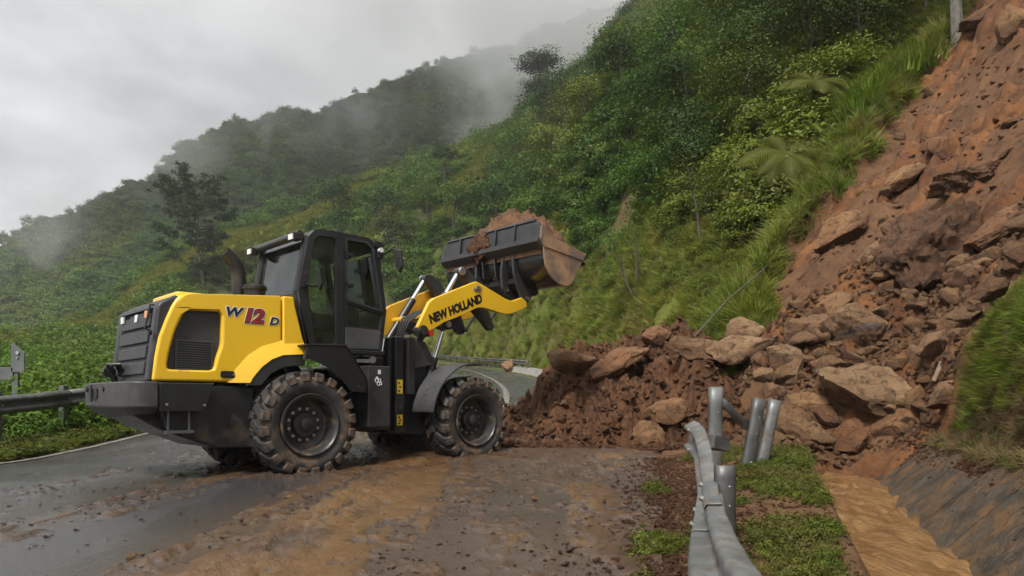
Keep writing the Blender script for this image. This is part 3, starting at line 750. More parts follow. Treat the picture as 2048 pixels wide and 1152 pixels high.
def put_rock(x, y, r, lab, grp, sink=.25, extra=''):
    z = float(surf_z(np.array([x]), np.array([y]))[0])
    _ki = _rk.randrange(8); o = bpy.data.objects.new("rock", SMALL[_ki]); COL
    if lab is None: lab = near_label(x, y, z, r, TONE[_ki], extra)
    COL.objects.link(o)
    o.scale = (r * _rk.uniform(.85, 1.25), r * _rk.uniform(.8, 1.1), r * _rk.uniform(.8, 1.1)); o.location = (x, y, z + r * (.5 - sink))
    o.rotation_euler = (_rk.uniform(-.5, .5), _rk.uniform(-.5, .5), _rk.uniform(0, 6.28)); tag(o, lab, "rock", grp)
cnt = 0
CHUTE = [(3.7, 10.3), (4.4, 12.6), (6.0, 14.4), (7.0, 13.2), (7.6, 12.6), (8.7, 11.9), (8.6, 10.9), (7.2, 9.6), (6.1, 9.1), (5.4, 10.0), (4.6, 10.0)]
while cnt < 285:
    x = _rk.uniform(3.6, 8.8); y = _rk.uniform(9.0, 14.5)
    if poly_dist(np.array([x]), np.array([y]), CHUTE)[0] < 0: continue
    put_rock(x, y, .065 + .23 * _rk.random() ** 1.8, None, "small rocks in the rubble of the slide"); cnt += 1
for k in range(70):
    x = _rk.uniform(-.9, 3.6); y = 11.55 + .35 * math.sin(x * 1.3 + .5) + _rk.random() ** 1.6 * 2.4 + max(0, .3 - x) * .7
    put_rock(x, y, .03 + .085 * _rk.random() ** 2, None, "stones on the soil heap", extra=' on the heap')
for k in range(26):
    x = _rk.uniform(6, 14); y = 9.5 + (x - 6) * 1.15 + _rk.uniform(-.2, 4.5)
    if scar_mask(np.array([x]), np.array([y]))[0] < .4: continue
    put_rock(x, y, .06 + .16 * _rk.random() ** 2, None, "rocks on the bare slope", extra=' on bare earth')
for (x, y, r, lab) in ((.20, 6.29, .042, "round pebble on the wet road, middle one of three"), (.79, 6.14, .055, "pebble on the muddy road nearest the broken guardrail"), (-2.18, 4.01, .034, "small pale pebble on the wet asphalt at lower left")):
    put_rock(x, y, r, lab, "pebbles on the road", .1)

# ---- clods and crumbs too many to count: one object of instances each
def scatter(name, protos, pts, rots, scls, var, mat=None, label=None, cat=None):
    """one 'stuff' object: a cloud of points that carries instances of the prototype meshes"""
    n = len(pts)
    me = bpy.data.meshes.new(name); me.from_pydata([tuple(p) for p in pts], [], [])
    a = me.attributes.new('rot', 'FLOAT_VECTOR', 'POINT'); a.data.foreach_set('vector', np.asarray(rots, np.float32).reshape(-1))
    a = me.attributes.new('scl', 'FLOAT_VECTOR', 'POINT'); a.data.foreach_set('vector', np.asarray(scls, np.float32).reshape(-1))
    a = me.attributes.new('var', 'INT', 'POINT'); a.data.foreach_set('value', np.asarray(var, np.int32))
    o = bpy.data.objects.new(name, me); COL.objects.link(o); o['kind'] = 'stuff'
    if label: o['label'] = label
    if cat: o['category'] = cat
    g = bpy.data.node_groups.new(name + "_spread", 'GeometryNodeTree')
    g.interface.new_socket('Geometry', in_out='INPUT', socket_type='NodeSocketGeometry'); g.interface.new_socket('Geometry', in_out='OUTPUT', socket_type='NodeSocketGeometry')
    gi = g.nodes.new('NodeGroupInput'); go = g.nodes.new('NodeGroupOutput'); jn = g.nodes.new('GeometryNodeJoinGeometry')
    def na(nm, tp):
        q = g.nodes.new('GeometryNodeInputNamedAttribute'); q.data_type = tp; q.inputs['Name'].default_value = nm; return q.outputs['Attribute']
    rt = g.nodes.new('FunctionNodeEulerToRotation'); g.links.new(na('rot', 'FLOAT_VECTOR'), rt.inputs[0]); sc = na('scl', 'FLOAT_VECTOR'); vr = na('var', 'INT')
    for k, pm in enumerate(protos):
        po = pm if isinstance(pm, bpy.types.Object) else bpy.data.objects.new(pm.name + "_source", pm)
        oi = g.nodes.new('GeometryNodeObjectInfo'); oi.inputs['Object'].default_value = po; oi.inputs['As Instance'].default_value = True
        cm = g.nodes.new('FunctionNodeCompare'); cm.data_type = 'INT'; cm.operation = 'EQUAL'; g.links.new(vr, cm.inputs[2]); cm.inputs[3].default_value = k
        ip = g.nodes.new('GeometryNodeInstanceOnPoints')
        g.links.new(gi.outputs[0], ip.inputs['Points']); g.links.new(cm.outputs[0], ip.inputs['Selection']); g.links.new(oi.outputs['Geometry'], ip.inputs['Instance'])
        g.links.new(rt.outputs[0], ip.inputs['Rotation']); g.links.new(sc, ip.inputs['Scale']); g.links.new(ip.outputs[0], jn.inputs[0])
    g.links.new(jn.outputs[0], go.inputs[0])
    md = o.modifiers.new("spread", 'NODES'); md.node_group = g
    return o
def clod_mesh(seed, mat):
    bm = bmesh.new(); bmesh.ops.create_icosphere(bm, subdivisions=2, radius=1)
    o3 = Vector((seed * 2.3, seed, seed * .7))
    for v in bm.verts:
        q = v.co.copy(); d = .75 + .55 * mnoise.noise(q * 1.3 + o3) + .35 * mnoise.noise(q * 3 + o3); v.co = Vector((q.x * d, q.y * d * .85, q.z * d * .62))
    me = bpy.data.meshes.new("clod"); bm.to_mesh(me); bm.free(); me.materials.append(mat); return me
CLODS = [clod_mesh(k + 1, MSLIDE) for k in range(4)]
NPR = np.random.RandomState(3)
def spread_clods(name, x, y, r, sink=.1):
    z = surf_z(x, y); n = len(x)
    return scatter(name, CLODS, np.stack([x, y, z + r * .2], 1), np.stack([NPR.uniform(-.6, .6, n), NPR.uniform(-.6, .6, n), NPR.uniform(0, 6.28, n)], 1), np.stack([r * NPR.uniform(.8, 1.5, n), r * NPR.uniform(.7, 1.2, n), r * NPR.uniform(.6, 1.0, n)], 1), NPR.randint(0, 4, n))
n = 6500
x = NPR.uniform(-1.8, 4.6, n); y = 11.2 + .35 * np.sin(x * 1.3 + .5) + np.maximum(0, .3 - x) * .7 + NPR.uniform(0, 1, n) ** 1.5 * 4.2
spread_clods("soil_clods", x, y, .010 + .12 * NPR.uniform(0, 1, n) ** 4.0)
n = 9000
x = NPR.uniform(3.4, 9, n); y = NPR.uniform(8.8, 15, n); k = poly_dist(x, y, CHUTE) > -.3
CLODS = [clod_mesh(k + 11, MATS['scar_soil']) for k in range(4)]
spread_clods("rubble_crumbs", x[k], y[k], .010 + .045 * NPR.uniform(0, 1, k.sum()) ** 2.6)
n = 9000
x = NPR.uniform(3.2, 9, n); y = NPR.uniform(8.8, 15, n); k = poly_dist(x, y, CHUTE) > -.35; x, y = x[k], y[k]; r = .012 + .075 * NPR.uniform(0, 1, len(x)) ** 2.4
scatter("rubble_stones", SMALL, np.stack([x, y, surf_z(x, y) + r * .25], 1), NPR.uniform(-3, 3, (len(x), 3)), np.stack([r * 1.2, r, r * .85], 1), NPR.randint(0, 8, len(x)))
n = 1600
x = NPR.uniform(-1.4, 4.2, n); y = 11.3 + .35 * np.sin(x * 1.3 + .5) + np.maximum(0, .3 - x) * .7 + NPR.uniform(0, 1, n) ** 1.4 * 3.4; r = .010 + .05 * NPR.uniform(0, 1, n) ** 3
scatter("heap_stones", SMALL, np.stack([x, y, surf_z(x, y) + r * .2], 1), NPR.uniform(-3, 3, (n, 3)), np.stack([r * 1.2, r, r * .85], 1), NPR.randint(0, 8, n))
n = 3500
x = NPR.uniform(5, 18, n); y = NPR.uniform(9, 26, n); k = scar_mask(x, y) > .1
CLODS = [clod_mesh(k + 11, MATS['scar_soil']) for k in range(4)]
spread_clods("scar_crumbs", x[k], y[k], .012 + .09 * NPR.uniform(0, 1, k.sum()) ** 3)
CLODS = [clod_mesh(k + 1, MSLIDE) for k in range(4)]
n = 60000
x = NPR.uniform(-7.6, 2.6, n); y = 2.2 + 9.8 * NPR.uniform(0, 1, n) ** 1.1
mm = mud_amount(x, y); k = (NPR.uniform(0, 1, n) < np.clip(mm, .02, 1) ** 1.3 * .75) & (x < .85 + .225 * (y - 3.7))
x, y = x[k], y[k]; r = .003 + .016 * NPR.uniform(0, 1, len(x)) ** 3.2
zq = np.interp(np.hypot(x, y) * 0 + y, RD[:, 1], RD[:, 2]) + .012
scatter("mud_crumbs_on_road", CLODS, np.stack([x, y, zq], 1), np.stack([x * 0, x * 0, NPR.uniform(0, 6.28, len(x))], 1), np.stack([r * 1.6, r * 1.1, r * .7], 1), NPR.randint(0, 4, len(x)))

# soil and small stones spilt along the top of the concrete lining and the ragged road edge
n = 5000
y = NPR.uniform(3.0, 10.2, n); e = NPR.normal(.95, .13, n); x = np.interp(y, DITCH[:, 1], DITCH[:, 0]) + e * 1.066; r = .008 + .035 * NPR.uniform(0, 1, n) ** 3
spread_clods("lining_spill", x, y, r)
n = 7000
y = NPR.uniform(2.6, 10.6, n); x = np.interp(y, RD[:, 1], RD[:, 0]) + NPR.normal(.05, .28, n); r = .006 + .026 * NPR.uniform(0, 1, n) ** 3
spread_clods("road_edge_crumbs", x, y, r)
n = 8000
y = NPR.uniform(2.6, 10.4, n); x = np.interp(y, RD[:, 1], RD[:, 0]) + NPR.uniform(.0, 2.0, n); k = ditch_coords(x, y) < -.35; r = .005 + .022 * NPR.uniform(0, 1, n) ** 3
spread_clods("verge_crumbs", x[k], y[k], r[k])

# ================================================================ VEGETATION
def leaf_mat(name, dark, light, transl=.25, rough=.5, patch=.06, warm=(.12, .12, .02)):
    m = bpy.data.materials.new(name); m.use_nodes = True; t = m.node_tree; t.nodes.clear(); MATS[name] = m
    out = _n(t, "ShaderNodeOutputMaterial"); b = _n(t, "ShaderNodeBsdfPrincipled"); tl = _n(t, "ShaderNodeBsdfTranslucent"); mx = _n(t, "ShaderNodeMixShader")
    oi = _n(t, "ShaderNodeObjectInfo"); geo = _n(t, "ShaderNodeNewGeometry")
    nz = _n(t, "ShaderNodeTexNoise"); nz.inputs['Scale'].default_value = patch; nz.inputs['Detail'].default_value = 3; t.links.new(oi.outputs['Location'], nz.inputs['Vector'])
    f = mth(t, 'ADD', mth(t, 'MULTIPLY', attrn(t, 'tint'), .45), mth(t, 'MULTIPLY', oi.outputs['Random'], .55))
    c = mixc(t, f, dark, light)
    c = mixc(t, mth(t, 'MULTIPLY', ramp(t, nz.outputs['Fac'], .46, .62), .7), c, warm)
    t.links.new(c, b.inputs['Base Color']); t.links.new(c, tl.inputs[0]); b.inputs['Roughness'].default_value = rough; b.inputs['Specular IOR Level'].default_value = .18
    mx.inputs[0].default_value = transl; t.links.new(b.outputs[0], mx.inputs[1]); t.links.new(tl.outputs[0], mx.inputs[2]); t.links.new(mx.outputs[0], out.inputs[0])
    return m
LEAF = leaf_mat("broad_leaves", (.014, .046, .006), (.080, .165, .018), .28, .45)
LEAFB = leaf_mat("bright_leaves", (.026, .080, .008), (.120, .215, .020), .3, .42)
LEAFD = leaf_mat("dark_leaves", (.008, .026, .005), (.040, .088, .014), .2, .5, warm=(.05, .07, .012))
FORE = leaf_mat("forest_leaves", (.018, .060, .010), (.085, .175, .024), .18, .6, .018, warm=(.120, .155, .022))
HILLB = leaf_mat("hillside_leaves", (.013, .042, .006), (.085, .155, .018), .22, .5, .05, warm=(.165, .185, .020))
GRS = leaf_mat("grass_blades", (.062, .095, .010), (.200, .225, .028), .3, .5, .35, warm=(.22, .19, .035))
GRSB = leaf_mat("lush_grass_blades", (.050, .105, .009), (.165, .235, .026), .3, .45, .8, warm=(.21, .215, .03))
DRY = leaf_mat("dead_grass", (.10, .070, .030), (.22, .165, .075), .2, .7, .4, warm=(.12, .085, .04))
NEED = leaf_mat("pine_needles", (.018, .040, .011), (.070, .110, .026), .1, .6, .02, warm=(.03, .045, .018))
BARK = simple("bark", (.050, .038, .028), (.095, .075, .058), 8, .85, .7, 30)
BARKG = simple("grey_bark", (.085, .075, .062), (.150, .135, .115), 6, .85, .6, 30)

def fast_mesh(name, V, F, mat, tint=None, smooth=False):
    V = np.asarray(V, np.float32); F = np.asarray(F, np.int32); k = F.shape[1]
    me = bpy.data.meshes.new(name); me.vertices.add(len(V)); me.vertices.foreach_set('co', V.reshape(-1))
    me.loops.add(F.size); me.loops.foreach_set('vertex_index', F.reshape(-1))
    me.polygons.add(len(F)); me.polygons.foreach_set('loop_start', np.arange(0, F.size, k, dtype=np.int32))
    me.update(calc_edges=True)
    if mat: me.materials.append(mat)
    if tint is not None:
        a = me.attributes.new('tint', 'FLOAT', 'POINT'); a.data.foreach_set('value', np.asarray(tint, np.float32))
    return me
def unit(v): return v / (np.linalg.norm(v, axis=-1, keepdims=True) + 1e-9)
def leaves_at(P, N, size, rs, asp=.5, fold=.25):
    """one folded diamond leaf per point; N: preferred normals"""
    n = len(P); N = unit(N + rs.normal(0, .36, (n, 3)))
    D = unit(np.cross(N, rs.normal(0, 1, (n, 3)))); S = np.cross(N, D)
    s = (size * rs.uniform(.65, 1.3, n))[:, None]
    a = P - D * s * .5; c = P + D * s * .5 - N * s * .12
    l = P + S * s * asp * .5 + N * s * fold * .25 - D * s * .06; r = P - S * s * asp * .5 + N * s * fold * .25 - D * s * .06
    V = np.stack([a, l, c, r], 1).reshape(-1, 3); F = np.arange(4 * n).reshape(n, 4)
    tint = np.repeat(np.clip(rs.normal(.45, .22, n), 0, 1), 4)
    return V, F, tint
def crown_points(nc, per, R, rs, shell=.5, flat=-.35, lobes=.45, spread=.17):
    d = unit(rs.normal(0, 1, (nc, 3))); d[:, 2] = np.where(d[:, 2] < flat, -d[:, 2] * .5, d[:, 2])
    lob = np.array([mnoise.noise(Vector(q) * 1.9 + Vector((rs.randint(0, 2) * 0 + 3.3, 1.7, .4))) for q in d])
    rr = (shell + (1 - shell) * rs.uniform(0, 1, nc) ** .6) * (1 + lobes * lob)
    C = d * rr[:, None] * np.asarray(R)
    P = np.repeat(C, per, 0) + rs.normal(0, spread, (nc * per, 3)) * np.asarray(R) * np.array([1, 1, .7])
    Nn = unit(np.repeat(d, per, 0) * .7 + np.array([0, 0, .6]))
    return P, Nn
def bush_mesh(name, seed, nc, per, leaf, mat, asp=.5, flat=-.15):
    rs = np.random.RandomState(seed); P, N = crown_points(nc, per, (1, 1, .85), rs, .35, flat)
    P[:, 2] += .35
    V, F, tn = leaves_at(P, N, leaf, rs, asp); tn = np.clip(tn * .7 + np.repeat((P[:, 2] - .1) * .42, 4), 0, 1)  # tint rises with height: light from above put into the leaf colour
    return fast_mesh(name, V, F, mat, tn)
def tuft_mesh(name, seed, nb, mat, spread=.25, bend=.6, wid=.030, segs=3):
    rs = np.random.RandomState(seed); V = []; F = []; T = []
    for k in range(nb):
        a = rs.uniform(0, 6.283); r = spread * math.sqrt(rs.uniform()); b0 = np.array([r * math.cos(a), r * math.sin(a), 0])
        az = a + rs.normal(0, .7); h = rs.uniform(.55, 1.1); bd = bend * rs.uniform(.3, 1.3); w_ = wid * rs.uniform(.7, 1.3)
        dr = np.array([math.cos(az), math.sin(az), 0]); sd = np.array([-dr[1], dr[0], 0]); i0 = len(V); tn = rs.uniform(0, 1)
        for s in range(segs + 1):
            q = s / segs; p = b0 + dr * bd * h * q ** 2 + np.array([0, 0, h * (q - .35 * bd * q ** 2.5)]); ww = w_ * (1 - q ** 1.6) + .002
            V += [p - sd * ww, p + sd * ww]; T += [tn * .6 + .4 * q] * 2
        for s in range(segs): F.append((i0 + 2 * s, i0 + 2 * s + 1, i0 + 2 * s + 3, i0 + 2 * s + 2))
    return fast_mesh(name, V, F, mat, T)
RS = RS  # road arc lengths (kept)
NP = np.random.RandomState(21)
def zone(n, a0, a1, t0, t1, pw=1.0):
    a = NP.uniform(a0, a1, n); t = np.exp(math.log(t0) + (math.log(t1) - math.log(t0)) * NP.uniform(0, 1, n) ** pw); return a * t, t
def lay(name, protos, x, y, size, tilt=.25, droop=0, z=None, sq=(.85, 1.2), lift=0.0):
    n = len(x); z = ground_z(x, y) if z is None else z
    e = .3; 
    gx = (ground_z(x + e, y) - ground_z(x - e, y)) / (2 * e) if droop else np.zeros(n); gy = (ground_z(x, y + e) - ground_z(x, y - e)) / (2 * e) if droop else np.zeros(n)
    gx, gy = np.clip(gx, -1.5, 1.5), np.clip(gy, -1.5, 1.5)
    rx = NP.normal(0, tilt, n) + gy * droop * .8; ry = NP.normal(0, tilt, n) - gx * droop * .8
    rz = NP.uniform(0, 6.283, n) if not droop else NP.uniform(-3.14, 3.14, n)
    # lean applied after the spin: build euler from matrices cheaply (small lean)
    cs, sn = np.cos(rz), np.sin(rz); lx = rx * cs + ry * sn; ly = -rx * sn + ry * cs
    sc = np.stack([size * NP.uniform(*sq, n), size * NP.uniform(*sq, n), size * NP.uniform(*sq, n)], 1)
    rot = np.stack([lx, ly, rz], 1)
    return scatter(name, protos, np.stack([x, y, z + lift * size], 1), rot, sc, NP.randint(0, len(protos), n))

# ---- zones
def along(x, y, P, wd):
    d = np.full(np.shape(x), 1e9)
    for (ax, ay), (bx, by) in zip(P[:-1], P[1:]):
        ex, ey = bx - ax, by - ay; t_ = np.clip(((x - ax) * ex + (y - ay) * ey) / (ex * ex + ey * ey), 0, 1); d = np.minimum(d, np.hypot(x - ax - t_ * ex, y - ay - t_ * ey))
    return d + (fbm(np.asarray(x) * .08, np.asarray(y) * .08, 3, 91) - .5) * wd * 1.4 < wd
SPUR1 = [(-77, 117), (-70, 126), (-66, 137), (-57, 146), (-45, 152), (-34, 156)]
SPUR2 = [(-10, 112), (-7, 128), (-3, 142), (0, 158)]
SPUR3 = [(-34, 112), (-28, 124), (-20, 138)]
def is_open(x, y): return along(x, y, SPUR1, 8.5) | along(x, y, SPUR2, 4.6) | along(x, y, SPUR3, 3.8)
def is_grass_bank(x, y, sd, sm):
    lim = 4.2 + (fbm(x * .3, y * .3, 3, 92) - .5) * 3.0
    lip = (sm > -2.0) & (sm < -.05) & (y > 15.5) & (sd > 3.5)
    return ((sd > .9) & (sd < lim) & (y > 12) & (y < 95) & (sm < 0)) | lip
def is_cliff(x, y): return np.exp(-(((x - 6.0) / 2.3) ** 2 + ((y - 38) / 5) ** 2)) > .78

# lush patches on the ground sheet itself
_gr = is_grass_bank(GX, GY, _sdg, scar_mask(GX, GY)) | is_open(GX, GY)
attr(ground, 'lush', _gr * 1.0)
_t = MSOIL.node_tree; _pb = [q for q in _t.nodes if q.type == 'BSDF_PRINCIPLED'][0]
_old = _pb.inputs['Base Color'].links[0].from_socket
_lg = mixc(_t, ramp(_t, noise_node(_t, .8, 6, .65), .35, .65), (.085, .105, .016), (.150, .170, .022))
_t.links.new(mixc(_t, mth(_t, 'MULTIPLY', attrn(_t, 'lush'), mth(_t, 'SUBTRACT', 1.0, attrn(_t, 'bare'), True)), _old, _lg), _pb.inputs['Base Color'])

# ---- prototypes
TUFT = [tuft_mesh("grass_tuft", 1 + k, 34, GRS, .28, .75, .020) for k in range(3)]
TUFTB = [tuft_mesh("lush_tuft", 11 + k, 40, GRSB, .30, .8, .020) for k in range(3)]
TUFTD = [tuft_mesh("dry_tuft", 21 + k, 22, DRY, .32, 1.1, .014) for k in range(2)]
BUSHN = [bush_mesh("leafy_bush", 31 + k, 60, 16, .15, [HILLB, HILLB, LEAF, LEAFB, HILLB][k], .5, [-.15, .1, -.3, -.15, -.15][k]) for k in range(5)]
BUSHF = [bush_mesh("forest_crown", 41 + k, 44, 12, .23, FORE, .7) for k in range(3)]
MOSS = leaf_mat("moss_and_weeds", (.030, .050, .008), (.135, .165, .022), .25, .5, 1.5, warm=(.12, .095, .03))
HERB = [bush_mesh("low_herb", 51 + k, 24, 7, .26, MOSS, .45, .1) for k in range(2)]

# ---- grass on the embankment and the lip of the scar
x, y = zone(90000, -.35, .95, 13, 95, .9); sd, _, _ = road_coords(x, y); sm = scar_mask(x, y)
k = is_grass_bank(x, y, sd, sm) & ~is_cliff(x, y) & (fbm(x * .5, y * .5, 3, 93) + NP.uniform(-.2, .2, len(x)) > .36)
x, y, sm = x[k], y[k], sm[k]
sz = (.16 + .009 * y) * NP.uniform(.7, 1.4, len(x))
lay("embankment_grass", TUFT + TUFTB[:1] + TUFTD[:1], x, y, sz, .25, .55)
x, y = zone(9000, .25, .95, 14, 32); sm = scar_mask(x, y); k = (sm > -1.1) & (sm < .12) & (y > 15.5) & (NP.uniform(0, 1, len(x)) < np.where(sm > -.25, 1, .5)); x, y = x[k], y[k]
lay("overhanging_grass", TUFTB + TUFTD[:1] + TUFT[:1], x, y, .42 * NP.uniform(.7, 1.5, len(x)), .3, .75)
# open grass of the far spur
x, y = zone(46000, -.75, .1, 90, 200); k = is_open(x, y); x, y = x[k], y[k]
lay("spur_grass", TUFT, x, y, 1.1 * NP.uniform(.6, 1.2, len(x)), .2, .4)
# ---- near grass bank on the right
x = NP.uniform(2.2, 8.5, 42000); y = NP.uniform(2.6, 10.0, 42000); e = ditch_coords(x, y); sm = scar_mask(x, y)
k = (e > .95) & (sm < .05) & (x / y < 1.35)
x, y, e = x[k], y[k], e[k]
hgt = ground_z(x, y)
lushf = ss(.75, 1.35, hgt + (fbm(x * 1.2, y * 1.2, 3, 95) - .5) * .9)
q = NP.uniform(0, 1, len(x)); k1 = (q < lushf * .8); k2 = (~k1) & (q > .70) ; k3 = (~k1) & (~k2) & (q > .62)
lay("bank_grass", TUFTB + TUFT[:2] + TUFTD[:1], x[k1], y[k1], .14 * NP.uniform(.6, 1.4, k1.sum()), .3, .8)
lay("bank_dead_grass", TUFTD, x[k2], y[k2], .13 * NP.uniform(.6, 1.5, k2.sum()), .5, .9)
lay("bank_moss", HERB + TUFT[:1], x[k3], y[k3], .055 * NP.uniform(.6, 1.5, k3.sum()), .3, .6)
# ---- road verge between the guardrail and the ditch, and left verge
n = 16000; y = NP.uniform(2.4, 10.0, n); sd0 = NP.uniform(-.25, 1.9, n); x = np.interp(y, RD[:, 1], RD[:, 0]) + sd0; e = ditch_coords(x, y)
k = (e < -.42) & (fbm(x * 1.5, y * 1.1, 3, 96) + NP.uniform(-.12, .12, n) > np.where(sd0 > .5, .38, .63)); x, y = x[k], y[k]
lay("verge_herbs", HERB + TUFT[:2] + TUFTD[:1], x, y, .052 * NP.uniform(.5, 1.6, len(x)), .3)
n = 9000; s_ = NP.uniform(6, 26, n); q = NP.uniform(1.0, 1.20, n); x, y, z, _, _ = road_pt(s_, q)
lay("left_verge_grass", TUFT + HERB, x, y, .10 * NP.uniform(.6, 1.5, n) * (1 + .8 * (q - 1) / .2), .3)
# ---- shrubs over the hillside
x, y = zone(30000, -1.0, 1.15, 15, 245, .95); sd, _, wd = road_coords(x, y); sm = scar_mask(x, y)
k = (sd > 2.2) & (sm < -1.7) & ~is_grass_bank(x, y, sd, sm) & ~is_open(x, y) & ~is_cliff(x, y) & ((y > 19) | (sd > 5)) & (x / y < 1.1)
x, y = x[k], y[k]; sz = (.30 + .0100 * y) * (.5 + 1.5 * NP.uniform(0, 1, len(x)) ** 1.8)
lay("hillside_shrubs", BUSHN, x, y, sz, .15, lift=-.15)
# thin scattered shrubs in the grass
x, y = zone(1500, -.1, .6, 16, 80); sd, _, _ = road_coords(x, y); sm = scar_mask(x, y); k = is_grass_bank(x, y, sd, sm) & (sd > 2.2) & (sm < -.8); x, y = x[k], y[k]
lay("bank_shrubs", BUSHN, x, y, (.16 + .006 * y) * NP.uniform(.6, 1.4, len(x)), .2)
# ---- valley on the left
x, y = zone(9000, -1.15, .0, 12.5, 112); sd, zr_, wd = road_coords(x, y); dl = -sd - wd
k = (dl > 1.15) & (y < 118); x, y, dl = x[k], y[k], dl[k]
sz = np.minimum((.30 + .016 * y) * NP.uniform(.7, 1.4, len(x)), .35 + .5 * dl)
lay("valley_shrubs", [bush_mesh("valley_bush", 61 + k, 55, 14, .20, LEAFB) for k in range(2)] + BUSHN[:1], x, y, sz, .15, lift=.1)
# ---- forest on the far mountain
n = 19000; a = NP.uniform(-1.5, .5, n); s_ = NP.uniform(.02, 1.0, n)
ii = np.clip((s_ / 1.35 * 119), 0, 118.99); jj = np.clip((a + 1.6) / 2.2 * 259, 0, 258.99)
i0, j0 = ii.astype(int), jj.astype(int)
x, y, z = MX[i0, j0] + NP.uniform(-1, 1, n), MY[i0, j0] + NP.uniform(-1, 1, n), MZ[i0, j0]
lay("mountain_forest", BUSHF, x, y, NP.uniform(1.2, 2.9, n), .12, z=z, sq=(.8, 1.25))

# ================================================================ INDIVIDUAL TREES AND SHRUBS
def limb_tube(mb, p, d, L_, r0, rs, n=5, up=.15):
    pts = [Vector(p)]; d = Vector(d).normalized()
    for i in range(n):
        d = (d + Vector(rs.normal(0, .16, 3)) + Vector((0, 0, up))).normalized(); pts.append(pts[-1] + d * L_ / n)
    mb.tube(pts, [r0 * (1 - .8 * i / n) for i in range(n + 1)], 6); return pts
def tree(name, label, loc, H, R, seed, mat=LEAF, leaf=.13, nc=120, per=26, bole=.35, r0=.06, lean=(0, 0), group=None, bark=BARK, cat="tree", shell=.45, offset=(0, 0), spread=.17):
    rs = np.random.RandomState(seed); T_ = empty(name, loc)
    mb = MB(); n = 7; pts = []
    for i in range(n + 1):
        q = i / n; pts.append(Vector((lean[0] * q * H + .04 * H * math.sin(q * 5 + seed) * q, lean[1] * q * H, -.2 + q * (H * .92 + .2))))
    mb.tube(pts, [r0 * (1.15 - .85 * i / n) for i in range(n + 1)], 8)
    for k in range(9):
        q = bole + (1 - bole) * rs.uniform(0, .85); p = pts[0].lerp(pts[-1], q); az = rs.uniform(0, 6.283)
        limb_tube(mb, p, (math.cos(az), math.sin(az), .5), R[0] * rs.uniform(.6, 1.0), r0 * .45 * (1.2 - q), rs)
    mb.build("trunk", bark, T_, smooth=True)
    P, N = crown_points(nc, per, R, rs, shell, spread=spread); ctr = np.array([lean[0] * H * .8 + offset[0], lean[1] * H * .8 + offset[1], H - R[2] * .85])
    V, F, tn = leaves_at(P + ctr, N, leaf, rs); tn = np.clip(tn * .75 + .1 + np.repeat(P[:, 2] / R[2] * .3, 4), 0, 1)  # upper crown leaves tinted lighter, a top-lit look painted in
    me = fast_mesh("crown", V, F, mat, tn); o = bpy.data.objects.new("crown", me); COL.objects.link(o); o.parent = T_
    tag(T_, label, cat, group); return T_
def gz(x, y): return float(ground_z(np.array([x]), np.array([y]))[0])
def copy_tree(src, loc, sc, rz, label=None):
    c = src.copy(); COL.objects.link(c); c.location = loc; c.scale = (sc, sc, sc); c.rotation_euler = (0, 0, rz)
    if label: c['label'] = label
    for ch in src.children:
        d = ch.copy(); COL.objects.link(d); d.parent = c
    return c
GT = "broadleaf trees on the hillside above the slide"
